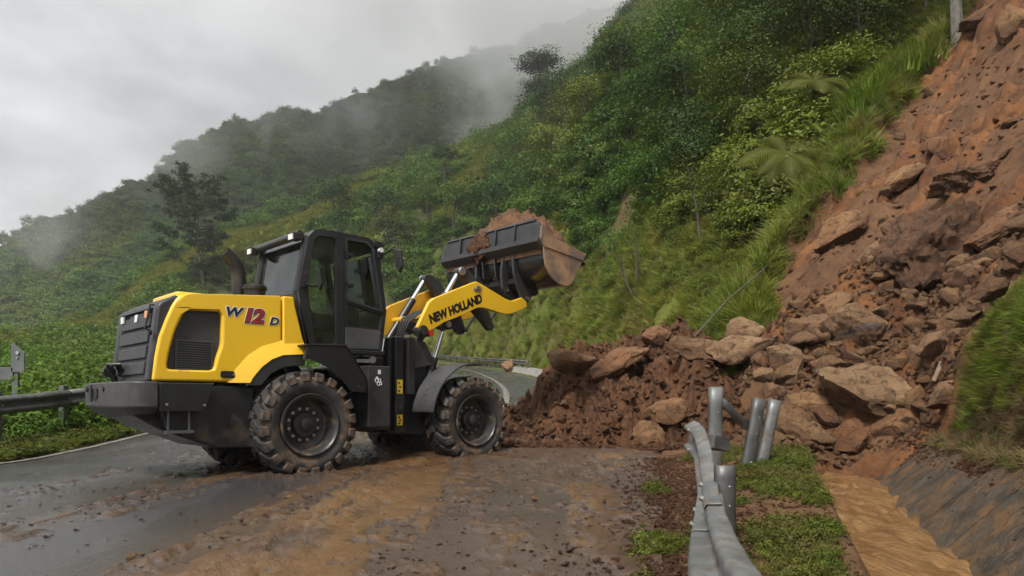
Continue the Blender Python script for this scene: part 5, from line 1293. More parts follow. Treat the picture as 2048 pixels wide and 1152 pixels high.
LH = rad(44); LOC = (-3.306, 9.677, 0.0)
L = empty("wheel_loader", LOC, LH)
tag(L, "yellow and black wheel loader with raised bucket full of red soil", "wheel loader")

def text_mesh(body, size, mat, name, parent, x, z, y, shear=0, offset=0, ext=.002, rot=0, sx=1.0, spacing=1.0):
    c = bpy.data.curves.new(name, 'FONT'); c.body = body; c.size = size; c.shear = shear; c.offset = offset; c.extrude = ext; c.space_character = spacing
    c.resolution_u = 3
    tmp = bpy.data.objects.new(name, c); COL.objects.link(tmp); bpy.context.view_layer.update()
    me = bpy.data.meshes.new_from_object(tmp.evaluated_get(bpy.context.evaluated_depsgraph_get()))
    COL.objects.unlink(tmp); bpy.data.objects.remove(tmp)
    me.materials.clear(); me.materials.append(mat)
    R = Matrix.Translation((x, y, z)) @ Matrix.Rotation(-rot, 4, 'Y') @ Matrix.Rotation(rad(90), 4, 'X') @ Matrix.Diagonal((sx, 1, 1, 1))
    me.transform(R)
    o = bpy.data.objects.new(name, me); COL.objects.link(o); o.parent = parent; return o

# ---------------- wheels
def arc(cx, cz, r, a0, a1, n): return [(cx + r * math.cos(rad(a0 + (a1 - a0) * i / n)), cz + r * math.sin(rad(a0 + (a1 - a0) * i / n))) for i in range(n + 1)]
_p = [(-.17, .385), (-.215, .43), (-.235, .50), (-.236, .545), (-.218, .59), (-.17, .612), (0, .622), (.17, .612), (.218, .59), (.236, .545), (.235, .50), (.215, .43), (.17, .385)]
def tyre_mesh():
    mb = MB(); mb.lathe(_p, n=72)
    v = []
    for (x, y, z) in mb.v:                      # the tyre sits flat where it carries the load
        if z < -.602: z = -.602
        v.append((x, y, z))
    mb.v = v; return mb
def lug_mesh(side):
    mb = MB(); V = []; F = []
    path = [(-.03, 1.0, 3.6), (.04, 2.4, 4.4), (.10, -.4, 5.0), (.155, -4.2, 5.2), (.205, -6.0, 5.3), (.238, -6.4, 5.2), (.250, -6.6, 4.8)]
    ro = [.684, .688, .687, .684, .676, .655, .560]
    for k, ((wd, th, dl), r) in enumerate(zip(path, ro)):
        last = k == len(path) - 1
        rb = .60 if not last else .54
        wb = wd if not last else wd - .012
        for (dd, rr, ww) in ((-dl, r, wd), (dl, r, wd), (dl * 1.18, rb, wb if k < 5 else wb - .02), (-dl * 1.18, rb, wb if k < 5 else wb - .02)):
            a = rad(th + dd); V.append((rr * math.cos(a), ww * side, rr * math.sin(a)))
    n = len(path)
    for k in range(n - 1):
        for j in range(4):
            F.append((k * 4 + j, k * 4 + (j + 1) % 4, k * 4 + 4 + (j + 1) % 4, k * 4 + 4 + j))
    F += [(0, 1, 2, 3), tuple((n - 1) * 4 + j for j in (3, 2, 1, 0))]
    mb.add(V, F); return mb
def hub_bolt(): return MB().lathe([(0, .0), (0, .021), (.018, .021), (.02, .015), (.036, .014), (.038, 0)], n=8)
_rim_prof = [(.165, .385), (.222, .402), (.238, .398), (.240, .386), (.214, .372), (.205, .352), (.150, .338), (.02, .325), (.005, .29), (.0, .0)]
_rim_back = [(-.165, .385), (-.222, .402), (-.238, .398), (-.235, .38), (-.10, .33), (.005, .29)]
_meshes = {}
def wheel(xc, ys, front):
    o = tyre_mesh().build("wheel", RUB, L, smooth=True) if 'tyre' not in _meshes else bpy.data.objects.new("wheel", _meshes['tyre'])
    if 'tyre' in _meshes: COL.objects.link(o); o.parent = L
    _meshes['tyre'] = o.data
    o.location = (xc, ys * .850, .605); o.rotation_euler = (0, 0, 0 if ys > 0 else math.pi)
    def sub(key, mk, mat, sm=True, bv=0):
        if key in _meshes:
            s = bpy.data.objects.new(key.split('@')[0], _meshes[key]); COL.objects.link(s)
        else:
            s = mk().build(key.split('@')[0], mat, None, smooth=sm); _meshes[key] = s.data
        s.parent = o
        if bv: bevel(s, bv, 1)
        return s
    for i in range(20):
        for side in (1, -1):
            lg = sub('tread_lug@%d' % side, lambda: lug_mesh(side), RUBL, False, .008)
            lg.rotation_euler = (0, rad(360 / 20 * (i + (.5 if side < 0 else 0)) + (4 if front else 0)), 0)
    sub('rim', lambda: MB().lathe(_rim_prof, n=48).lathe(_rim_back, n=48), RIM)
    if front: sub('hub@f', lambda: MB().lathe([(0, .24), (.03, .235), (.035, .165), (.10, .16), (.115, .145), (.12, .085), (.155, .082), (.165, .07), (.165, 0)], n=36), HUB)
    else: sub('hub@r', lambda: MB().lathe([(0, .24), (.018, .235), (.022, .17), (.085, .165), (.10, .15), (.104, .088), (.13, .084), (.138, .074), (.138, 0)], n=36), HUB)
    for i in range(12):
        a = 2 * math.pi * (i + .5) / 12
        bt = sub('wheel_bolt', hub_bolt, STL, False); bt.location = (.205 * math.cos(a), .02, .205 * math.sin(a))
    return o
wheel(0, -1, False); wheel(2.8, -1, True); wheel(0, 1, False); wheel(2.8, 1, True)
ax = MB()
for xc in (0, 2.8):
    ax.lathe([(-.66, .13), (-.3, .12), (-.26, .2), (.26, .2), (.3, .12), (.66, .13)], (xc, 0, .605), 20)
ax.build("axle", HUB, L, smooth=True)

# ---------------- rear frame, counterweight, step, tank
MB().prism([(-1.72, 1.10), (.75, 1.10), (.75, .52), (.35, .40), (-.55, .33), (-1.04, .34), (-1.66, .58), (-1.92, .74), (-1.92, .84), (-1.72, .84)], -.60, .60).build("rear_frame", BLK, L, bev=.015)
for s in (-1, 1):
    MB().prism([(-1.70, .80), (-1.22, .80), (-1.10, 1.09), (-.62, 1.09), (-.60, .33), (-1.04, .35), (-1.62, .60)], s * .60, s * .78).build("side_tank", BLK, L, bev=.015)
    MB().prism([(-1.775, 1.115), (-1.17, 1.115), (-1.275, .79), (-1.775, .79)], s * .62, s * .99).build("side_box", BLK, L, bev=.012)
cw = [(-1.79, -1.02), (-1.92, -1.02)] + [(-1.92 - .16 * math.sin(rad(a)) * 1.0, -.82 - .20 * math.cos(rad(a))) for a in (25, 50, 75)] + [(-2.10, -.70), (-2.13, 0), (-2.10, .70)] + [(-1.92 - .16 * math.sin(rad(a)), .82 + .20 * math.cos(rad(a))) for a in (75, 50, 25)] + [(-1.92, 1.02), (-1.79, 1.02)]
mb = MB(); n = len(cw)
lv = [(1.125, 1.0, 0), (.84, 1.0, 0), (.765, .90, .10)]
V = []
for (z, sc, sh) in lv:
    for (x, y) in cw: V.append((x + (sh if x < -1.85 else 0), y * sc, z - (.0 if z > .8 else .06 * (1 - abs(y)))))
Fc = [tuple(range(n - 1, -1, -1)), tuple(2 * n + i for i in range(n))]
for r in range(2):
    for i in range(n): Fc.append((r * n + i, r * n + (i + 1) % n, (r + 1) * n + (i + 1) % n, (r + 1) * n + i))
mb.add(V, Fc); cwo = mb.build("counterweight", CAST, L, smooth=True, bev=.018, seg=3)
h = MB()
for yy in (.52, -.18): h.lathe([(-.012, 0), (-.012, .035), (0, .035)], (0, 0, 0), 14)
# holes and tow socket set into the rear face
for yy in (.56, -.17):
    mb = MB(); mb.tube([(-2.136, yy, 1.05), (-2.02, yy, 1.05)], .032, 14); mb.build("bolt_hole", LTR, cwo)
MB().box((-2.10, .22, 1.0), (.09, .36, .11)).build("tow_socket", LTR, cwo)
MB().tube([(-2.16, .22, .90), (-2.16, .22, 1.10)], .014, 10).build("tow_pin", HUB, cwo)
st = MB()
st.tube([(-1.66, -.93, .80), (-1.665, -.93, .57)], .014, 8).tube([(-1.44, -.93, .80), (-1.435, -.93, .57)], .014, 8).box((-1.55, -.93, .56), (.30, .10, .03))
st.build("step", GRY, L)
for x, z in ((-1.70, .87), (-1.29, .86)): MB().lathe([(-.02, 0), (-.02, .014), (0, .016), (.01, .016)], (x, -.99, z), 10).build("bolt", STL, L)

# ---------------- engine hood
hood_o = [(-1.79, 1.135), (-1.76, 1.41), (-1.72, 1.63), (-1.65, 1.83), (-1.58, 2.00), (-1.53, 2.085), (-1.48, 2.135), (-1.40, 2.16), (-.26, 2.245), (-.255, 2.13), (-.255, 1.67), (-.262, 1.47), (-.40, 1.41), (-.53, 1.31), (-.63, 1.19), (-.67, 1.135)]
hood_core = [(-1.77, 1.13), (-1.70, 1.64), (-1.56, 2.02), (-1.44, 2.15), (-.10, 2.25), (.03, 1.5), (-.3, 1.42), (-.6, 1.13)]
def rnd_poly(P, r=.04, n=3):
    out = []; N = len(P)
    for i in range(N):
        p = Vector(P[i]); a = (Vector(P[i - 1]) - p); c = (Vector(P[(i + 1) % N]) - p)
        d = min(r, a.length * .45, c.length * .45); A_ = p + a.normalized() * d; C_ = p + c.normalized() * d
        for k in range(n + 1):
            t = k / n; out.append(tuple((1 - t) ** 2 * A_ + 2 * t * (1 - t) * p + t * t * C_))
    return out
vent_o = rnd_poly([(-1.64, 1.27), (-1.60, 1.49), (-1.54, 1.72), (-1.43, 1.96), (-1.01, 1.985), (-1.015, 1.58), (-1.075, 1.42), (-1.105, 1.27)], .06)
MB().prism(hood_core, -.70, .70).build("hood_top", YEL, L, smooth=True, bev=.05, seg=4)
for s in (-1, 1):
    sp = MB().prism(hood_o, s * .705, s * .80, holes=[vent_o]).build("hood_side_panel", YEL, L, smooth=True)
    bevel(sp, .03, 4, 50)
    fp = MB().prism([(-.245, 2.245), (-.10, 2.25), (-.08, 2.13), (.045, 1.66), (.03, 1.50), (-.25, 1.475), (-.243, 1.67)], s * .70, s * .815).build("hood_front_panel", YEL, L, smooth=True)
    bevel(fp, .018, 3, 40)
    # flare over the rear wheel
    mb = MB(); pa = [(-.70, 1.13), (-.66, 1.20), (-.55, 1.33), (-.42, 1.43), (-.27, 1.49), (.04, 1.515)]; pb = [(-.95, 1.13), (-.86, 1.30), (-.70, 1.48), (-.52, 1.60), (-.27, 1.68), (.04, 1.70)]
    V = []
    for (a, c) in zip(pa, pb): V += [(c[0], s * .797, c[1]), ((a[0] + c[0]) / 2, s * .845, (a[1] * .6 + c[1] * .4)), (a[0], s * .875, a[1]), (a[0], s * .74, a[1])]
    Ff = []
    for i in range(len(pa) - 1):
        for j in range(3): Ff.append((i * 4 + j, i * 4 + j + 1, i * 4 + 5 + j, i * 4 + 4 + j))
    Ff += [(0, 1, 2, 3), tuple(20 + j for j in (3, 2, 1, 0))]
    mb.add(V, Ff).build("wheel_arch_flare", YEL, L, smooth=True)
    # black arch liner
    pc = [(-.75, 1.09), (-.62, 1.28), (-.48, 1.41), (-.29, 1.475), (.03, 1.50), (.03, 1.37), (-.24, 1.34), (-.42, 1.25), (-.55, 1.10)]
    MB().prism(pc, s * .60, s * .865).build("arch_liner", PLA, L, bev=.01)
    # vent: screen above, radiator fins below, frame
    vs_ = MB().prism([(-1.66, 1.25), (-1.58, 1.72), (-1.45, 1.98), (-.99, 2.0), (-1.0, 1.25)], s * .716, s * .728).build("vent_screen", MESHM, L)
    MB().prism([(-1.53, 1.27), (-1.12, 1.27), (-1.10, 1.60), (-1.53, 1.60)], s * .728, s * .734).build("radiator_back", LTR, L)
    for i in range(12):
        MB().box((-1.315, s * .742, 1.285 + i * .027), (.40, .012, .010)).build("radiator_fin", GRY, L)
    for xx in (-1.52, -1.11): MB().box((xx, s * .743, 1.435), (.014, .016, .34)).build("radiator_rail", GRY, L)
    MB().box((-1.315, s * .742, 1.612), (.44, .018, .014)).build("radiator_rail", GRY, L)
    lm = MB().prism(rnd_poly([(-1.035, 1.19), (-.86, 1.185), (-.87, 1.27), (-1.03, 1.27)], .025), s * .80, s * .815).build("side_marker", LTR, L)
    MB().box((-.95, s * .817, 1.228), (.10, .012, .04)).build("marker_lens", PIPE, lm)
    MB().box((-.88, s * .818, 1.228), (.022, .014, .022)).build("marker_bolt", STL, lm)
bevel(MB().prism(rnd_poly([(-1.42, -.45), (-.98, -.45), (-.98, .45), (-1.42, .45)], .06), 2.10, 2.225, plane='xy').build("hood_hatch", YEL, L, smooth=True), .025, 3)
# lettering on the hood
hd = [c for c in L.children if c.name.startswith("hood_side_panel")][0]
def word(body, size, mats, x, z, y, **kw):
    for k, (mt, of, dy) in enumerate(mats):
        text_mesh(body, size, mt, "lettering", hd, x, z, y - dy, offset=of, **kw)
word("W", .150, [(LTW, .014, 0), (LTN, .006, .003)], -.985, 1.94, -.8015, shear=.25, sx=1.25)
word("12", .235, [(LTW, .022, 0), (LTR, .016, .003), (LTD, .008, .006)], -.775, 1.88, -.8015, shear=.22, sx=1.20, spacing=.9)
word("D", .130, [(LTW, .012, 0), (LTN, .005, .003)], -.425, 1.872, -.8015, shear=.25, sx=1.22)
# rear housing with louvres
hs_o = [(-1.83, 1.13), (-1.77, 1.60), (-1.725, 1.99), (-1.69, 2.04), (-1.52, 2.14), (-1.47, 2.10), (-1.60, 1.84), (-1.70, 1.49), (-1.77, 1.13)]
for s in (-1, 1): bevel(MB().prism(hs_o, s * .60, s * .765).build("rear_shroud", PLA, L, smooth=True), .03, 3, 50)
rg = MB().prism([(-1.79, 1.13), (-1.735, 1.60), (-1.69, 1.97), (-1.50, 2.10), (-1.45, 2.05), (-1.6, 1.6), (-1.7, 1.13)], -.605, .605).build("rear_grille", PLA, L, bev=.02)
MB().prism([(-1.72, 1.98), (-1.69, 2.035), (-1.52, 2.135), (-1.46, 2.12), (-1.64, 1.99)], -.62, .62).build("shroud_cap", PLA, L, smooth=True, bev=.015, seg=3)
for i in range(4):
    z0 = 1.22 + i * .185; xm = -1.79 + (z0 - 1.13) * .117
    MB().prism([(xm - .035, z0), (xm - .02, z0 + .145), (xm + .03, z0 + .15), (xm + .02, z0)], -.54, .54).build("grille_panel", PLA, rg, bev=.01)
for s in (-1, 1):
    lp = MB().box((-1.715, s * .47, 1.915), (.06, .12, .10)).build("rear_lamp", LTR, L, bev=.008)
    MB().box((-1.752, s * .47, 1.915), (.02, .10, .08)).build("lamp_lens", WHT if s > 0 else AMB, lp)
MB().box((-1.745, -.05, 1.90), (.006, .10, .09), (0, rad(6), 0)).build("sticker", WHT, rg)
MB().tube([(-1.80, -.755, 1.70), (-1.86, -.775, 1.72), (-1.80, -.77, 2.0), (-1.76, -.765, 1.99)], .012, 8).tube([(-1.80, -.755, 1.66), (-1.80, -.78, 1.70)], .02, 8).build("grab_handle", LTR, L)
mb = MB()
for k in range(5): mb.tube([(-1.84 - .02 * (k % 2), .50 - .03 * k, 1.15), (-1.92 - .015 * k, .47 - .05 * k, 1.28 + .02 * k), (-1.86, .38 - .05 * k, 1.36), (-1.80, .40 - .03 * k, 1.25)], .016, 8)
mb.lathe([(-.04, .0), (-.04, .07), (.04, .07), (.04, 0)], (-1.90, .50, 1.27), 14); mb.build("latch_and_hoses", LTR, L)
# exhaust and air intake
mb = MB(); pth = [(-.52, -.12, 2.15), (-.52, -.12, 2.45), (-.53, -.12, 2.58), (-.57, -.12, 2.69), (-.63, -.12, 2.78), (-.705, -.12, 2.85)]
mb.tube(pth, [.092, .092, .091, .088, .083, .076], 20, cap=False); mb.build("exhaust_pipe", PIPE, L, smooth=True)
MB().tube([(-.62, -.12, 2.765), (-.70, -.12, 2.845)], [.066, .062], 20).build("exhaust_mouth", LTR, L)
MB().lathe([(2.18, 0), (2.18, .135), (2.36, .135), (2.36, .155), (2.40, .155), (2.425, .13), (2.43, 0)], (-.40, -.32, 0), 28, axis='z').build("air_intake", PIPE, L, smooth=True)

# ---------------- cab
cab_o = [(.18, 1.60), (.01, 2.33), (.15, 3.08), (.24, 3.19), (.34, 3.22), (1.08, 3.215), (1.20, 3.15), (1.25, 3.06), (1.375, 2.20), (1.295, 1.60)]
def ring(P, w):
    """inset a convex outline"""
    out = []; N = len(P)
    for i in range(N):
        a, p, c = Vector(P[i - 1]), Vector(P[i]), Vector(P[(i + 1) % N])
        d1 = (p - a).normalized(); d2 = (c - p).normalized(); n1 = Vector((-d1.y, d1.x)); n2 = Vector((-d2.y, d2.x)); nn = (n1 + n2).normalized()
        out.append(tuple(p + nn * (-w / max(.4, nn.dot(n1)))))
    return out
def area(P): return sum(P[i - 1][0] * P[i][1] - P[i][0] * P[i - 1][1] for i in range(len(P))) / 2
def inset(P, w): return ring(P, w if area(P) < 0 else -w)
rear_g = rnd_poly([(.255, 1.68), (.135, 2.35), (.235, 3.06), (.30, 3.125), (.565, 3.13), (.565, 1.68)], .05)
door_u = rnd_poly([(.725, 2.33), (.725, 3.135), (1.04, 3.135), (1.135, 3.06), (1.295, 2.205)], .04)
door_l = rnd_poly([(.735, 1.955), (.735, 2.255), (1.305, 2.135), (1.275, 1.935)], .035)
for s in (-1, 1):
    f = MB().prism(cab_o, s * .66, s * .725, holes=[rear_g, door_u, door_l]).build("cab_side_frame", BLK, L, smooth=True); bevel(f, .014, 3, 40)
    MB().prism(inset(rear_g, -.01), s * .685, s * .690).build("side_window", GLASS, L)
    MB().prism(inset(door_u, -.01), s * .686, s * .691).build("door_window", GLASS, L)
    MB().prism(inset(door_l, -.01), s * .686, s * .691).build("lower_door_window", GLASS, L)
    dp = rnd_poly([(.70, 1.63), (.70, 1.925), (1.275, 1.915), (1.245, 1.64)], .02)
    d = MB().prism(dp, s * .725, s * .735).build("door_panel", GRY, L, bev=.006)
    MB().prism([(.685, 1.62), (.665, 1.62), (.665, 3.16), (.685, 3.16)], s * .725, s * .733).build("door_seal", LTR, L)
    do = rnd_poly([(.70, 2.295), (.70, 3.16), (1.05, 3.16), (1.155, 3.075), (1.325, 2.175)], .04); bevel(MB().prism(do, s * .725, s * .738, holes=[inset(do, .03)]).build("door_frame", PLA, L), .005, 2)
    for zz in (2.92, 2.50):
        hg = MB().box((.715, s * .745, zz), (.05, .03, .10)); hg.lathe([(-.02, 0), (-.02, .032), (.02, .032), (.02, 0)], (.775, s * .755, zz), 14); hg.tube([(.72, s * .755, zz), (.78, s * .755, zz)], .018, 8); hg.build("door_hinge", LTR, L)
    hn = MB().box((.08, s * .74, 2.44), (.05, .04, .08)).tube([(.08, s * .77, 2.44), (.17, s * .785, 2.42), (.24, s * .775, 2.44)], [.018, .016, .024], 8); hn.build("window_latch", LTR, L)
    MB().box((.70, s * .725, 1.585), (1.22, .11, .06)).build("cab_sill", BLK, L, bev=.01)
# glazed ends, roof, floor
MB().prism([(1.27, 3.02), (1.35, 2.24), (1.352, 2.24), (1.273, 3.02)], -.62, .62).build("windscreen", GLASS, L)
for s in (-1, 1):
    MB().tube([(1.20, s * .68, 3.12), (1.345, s * .68, 2.2), (1.27, s * .68, 1.62)], .045, 8).build("front_pillar", BLK, L, smooth=True)
MB().prism([(1.30, 1.62), (1.375, 2.2), (1.345, 2.24), (1.25, 1.62)], -.66, .66).build("front_lower_panel", BLK, L, bev=.01)
rw = MB().prism([(.055, 2.40), (.16, 3.04), (.163, 3.04), (.058, 2.40)], -.60, .60).build("rear_window", GLASS, L)
MB().prism([(.16, 1.60), (.0, 2.33), (.01, 2.39), (.07, 2.40), (.07, 2.33), (.23, 1.62)], -.66, .66).build("rear_lower_panel", BLK, L, bev=.012)
for s in (-1, 1): MB().tube([(.02, s * .64, 2.34), (.16, s * .64, 3.10)], .05, 8).build("rear_pillar", BLK, L, smooth=True)
MB().prism([(.13, 3.03), (.24, 3.19), (.34, 3.225), (1.08, 3.22), (1.20, 3.15), (1.25, 3.05), (1.2, 3.05), (1.1, 3.12), (.34, 3.12), (.2, 3.05)], -.665, .665).build("cab_roof", BLK, L, smooth=True, bev=.015)
MB().box((.75, 0, 1.60), (1.05, 1.3, .05)).build("cab_floor", LTR, L)
lb = MB().tube([(.05, -.70, 3.10), (.05, .70, 3.10)], .055, 12).build("rear_visor", BLK, L, smooth=True)
for s in (-1, 1):
    MB().box((.01, s * .64, 3.07), (.12, .13, .10)).build("work_lamp", LTR, lb, bev=.012)
    MB().box((-.055, s * .64, 3.06), (.02, .11, .07)).build("lamp_lens", WHT, lb)
MB().tube([(.64, -.62, 3.21), (.64, -.62, 3.27), (.68, -.62, 3.295), (.72, -.62, 3.27), (.72, -.62, 3.21)], .010, 8).build("lifting_eye", BLK, L)
# front lamps and mirrors
for s in (-1, 1):
    fl = MB().box((1.25, s * .74, 3.02), (.08, .08, .16)).box((1.22, s * .74, 3.14), (.16, .06, .08)).build("lamp_bracket", LTR, L, bev=.01)
    MB().lathe([(-.03, 0), (-.03, .035), (.03, .03), (.03, 0)], (1.23, s * .79, 3.05), 12).build("lamp_lens", WHT, fl)
    MB().tube([(1.26, s * .76, 3.10), (1.28, s * .98, 3.18), (1.30, s * 1.10, 3.16), (1.30, s * 1.12, 3.02)], .012, 8).tube([(1.26, s * .76, 2.98), (1.29, s * .96, 3.04), (1.29, s * 1.06, 3.07)], .010, 8).build("mirror_arm", LTR, L)
    V = [(1.27, s * 1.02, 3.06), (1.27, s * 1.20, 3.00), (1.30, s * 1.20, 2.78), (1.31, s * 1.12, 2.70), (1.31, s * 1.04, 2.80)]
    n = len(V); mb = MB(); mb.add(V + [(x + .05, y, z) for x, y, z in V], [tuple(range(n)), tuple(range(2 * n - 1, n - 1, -1))] + [(i, i + n, (i + 1) % n + n, (i + 1) % n) for i in range(n)])
    mi = mb.build("mirror", PLA, L, bev=.012)
MB().tube([(1.29, -.745, 1.62), (1.32, -.745, 1.80)], .012, 8).build("grab_rail", CHR, L)
# interior
MB().prism(rnd_poly([(.32, 1.95), (.30, 2.10), (.24, 2.60), (.30, 2.66), (.38, 2.62), (.44, 2.16), (.80, 2.12), (.82, 1.98)], .05), -.25, .25).build("seat", SEAT, L, smooth=True, bev=.04, seg=3)
MB().prism(rnd_poly([(.24, 2.66), (.23, 2.86), (.31, 2.88), (.34, 2.68)], .03), -.14, .14).build("headrest", SEAT, L, smooth=True, bev=.03, seg=3)
MB().box((.55, 0, 1.78), (.5, .5, .34)).build("seat_base", LTR, L, bev=.02)
MB().box((.52, -.42, 2.0), (.62, .16, .22)).tube([(.72, -.42, 2.1), (.74, -.42, 2.28)], .016, 8).build("control_console", LTR, L, bev=.02)
MB().prism([(1.12, 1.62), (1.26, 1.62), (1.24, 2.25), (1.10, 2.32), (1.02, 2.28)], -.22, .22).build("dashboard", LTR, L, bev=.02)
sw = MB(); ct = Vector((1.0, 0, 2.42)); ux = Vector((.82, 0, -.57)) * -1; 
ringp = [ct + Vector((-.55 * .19 * math.cos(a) * 1.2, .19 * math.sin(a), .19 * math.cos(a) * .8)) for a in [2 * math.pi * k / 20 for k in range(21)]]
sw.tube(ringp, .014, 6).tube([(1.12, 0, 2.28), ct], .02, 6).tube([ringp[0], ringp[10]], .010, 6); sw.build("steering_wheel", LTR, L)
MB().tube([(.48, .30, 2.2), (.45, .34, 2.9), (.47, .36, 3.08)], .012, 6).box((.36, .40, 2.35), (.16, .12, .5)).build("fire_extinguisher_bracket", GRY, L)

# ---------------- rear fender, battery box, articulated joint
for s in (-1, 1):
    fd = MB(); fp = [(-.06, 1.615), (.52, 1.635), (.84, 1.19), (.84, 1.02)]
    V = []
    for (x, z) in fp: V += [(x, s * .58, z), (x, s * 1.07, z), (x, s * 1.07, z + .018), (x, s * .58, z + .018)]
    Ff = [(0, 1, 2, 3), (15, 14, 13, 12)]
    for i in range(3):
        for j in range(4): Ff.append((i * 4 + j, i * 4 + (j + 1) % 4, i * 4 + 4 + (j + 1) % 4, i * 4 + 4 + j))
    fd.add(V, Ff)
    fd.prism([(-.05, 1.61), (.51, 1.63), (.83, 1.19), (.83, 1.02), (.60, 1.03), (.44, 1.20), (.22, 1.36), (-.02, 1.45)], s * 1.045, s * 1.06)
    fo = fd.build("rear_fender", BLK, L, bev=.006)
    MB().tube([(-.0, s * .92, 1.44), (.02, s * .92, 1.60)], .03, 8).tube([(.05, s * .85, 1.5), (.25, s * .75, 1.56)], .03, 8).build("fender_bracket", HUB, L)
    for p in ((.76, 1.08), (.70, 1.10)): MB().lathe([(-.012 * s, 0), (-.012 * s, .014), (.008 * s, .014)], (p[0], s * 1.06, p[1]), 8).build("bolt", STL, fo)
bx = MB().box((1.10, -.76, .97), (.36, .40, .85)).build("battery_box", PLA, L, bev=.012)
MB().box((1.10, -.9615, 1.31), (.045, .004, .06)).build("sticker", WHT, bx)
lg = MB()
for (cx, cz, r) in ((1.055, 1.195, .026), (1.10, 1.19, .022), (1.085, 1.15, .024), (1.12, 1.15, .018), (1.06, 1.225, .014)):
    pts = [(cx + r * math.cos(a), -.964, cz + r * 1.2 * math.sin(a)) for a in [2 * math.pi * k / 12 for k in range(13)]]; lg.tube(pts, .006, 4)
lg.build("emblem", WHT, bx)
MB().box((1.10, .76, .97), (.36, .40, .85)).build("tool_box", PLA, L, bev=.012)
MB().box((1.05, 0, .85), (1.0, 1.1, .75)).build("centre_frame", BLK, L, bev=.02)
MB().box((1.30, 0, 1.25), (.42, .9, .6)).build("joint_block", LTR, L, bev=.02)
mb = MB()
for k in range(6):
    y0 = -.62 + .07 * k; mb.tube([(.95, y0, 1.40), (1.10 + .03 * k, y0 - .03, 1.50), (1.25, y0 + .02, 1.47), (1.42, y0, 1.35), (1.55, y0 * .8, 1.2)], .018, 7)
mb.build("hydraulic_hose", LTR, L, smooth=True)
mb = MB().box((.98, -.74, 1.47), (.22, .03, .05)).lathe([(-.02, 0), (-.02, .05), (.02, .05), (.02, 0)], (1.12, -.75, 1.49), 12); mb.build("valve_block", STL, L)

# ---------------- front frame
for s in (-1, 1):
    MB().prism([(1.60, .42), (1.60, 1.86), (1.98, 1.885), (2.24, 1.86), (2.46, 1.50), (2.6, 1.30), (2.6, .50), (2.2, .38)], s * .36, s * .44).build("front_frame_plate", BLK, L, bev=.012)
    MB().prism([(1.64, .45), (1.64, 1.87), (1.80, 1.87), (1.80, .45)], s * .44, s * .56).build("frame_post", BLK, L, bev=.015)
    MB().prism([(1.84, 1.0), (1.84, 1.87), (1.97, 1.875), (1.97, 1.0)], s * .44, s * .60).build("frame_post", BLK, L, bev=.015)
    MB().prism([(1.99, 1.40), (1.99, 1.84), (2.22, 1.82), (2.44, 1.48)], s * .47, s * .52).build("frame_gusset", CAST, L, bev=.008)
    # front fender
    ar = arc(2.80, .64, .86, 172, 78, 16); mb = MB(); V = []
    for i, (x, z) in enumerate(ar):
        y1 = 1.08 if i < 15 else 1.04
        V += [(x, s * .56, z), (x, s * y1, z), (x + .012, s * y1, z - .022), (x + .012, s * .56, z - .022)]
    Ff = [(0, 1, 2, 3), tuple(len(V) - 4 + j for j in (3, 2, 1, 0))]
    for i in range(len(ar) - 1):
        for j in range(4): Ff.append((i * 4 + j, i * 4 + (j + 1) % 4, i * 4 + 4 + (j + 1) % 4, i * 4 + 4 + j))
    mb.add(V, Ff)
    ff = mb.build("front_fender", GRY, L, smooth=True)
    for i in (3, 4): 
        MB().lathe([(-.02, 0), (-.02, .012), (0, .012)], (ar[i][0] - .02, s * .80, ar[i][1]), 8).build("bolt", STL, ff)
MB().box((2.1, 0, .85), (1.2, .72, .7)).build("front_frame_body", LTR, L, bev=.03)
MB().box((1.73, 0, 1.2), (.2, .9, 1.3)).build("front_frame_wall", BLK, L, bev=.02)
for (z, hgt) in ((1.12, .21), (.62, .16)):
    sk_ = MB().box((1.72, -.5625, z), (.10, .004, hgt)).build("sticker", STK, L)
    for q in range(3): MB().box((1.705 + .02 * (q % 2), -.566, z - hgt * .3 + q * hgt * .28), (.03, .004, .03)).build("sticker_mark", LTR, sk_)
il = MB().box((2.10, -.60, 1.95), (.20, .10, .12)).build("indicator_lamp", LTR, L, bev=.01)
MB().lathe([(-.05, 0), (-.05, .05), (.05, .05), (.05, 0)], (2.215, -.64, 1.945), 16).build("indicator_lens", LENS, il)
MB().tube([(2.17, -.50, 1.80), (2.33, -.50, 1.60), (2.35, -.5, 1.4)], .014, 8).build("cable", LTR, L, smooth=True)

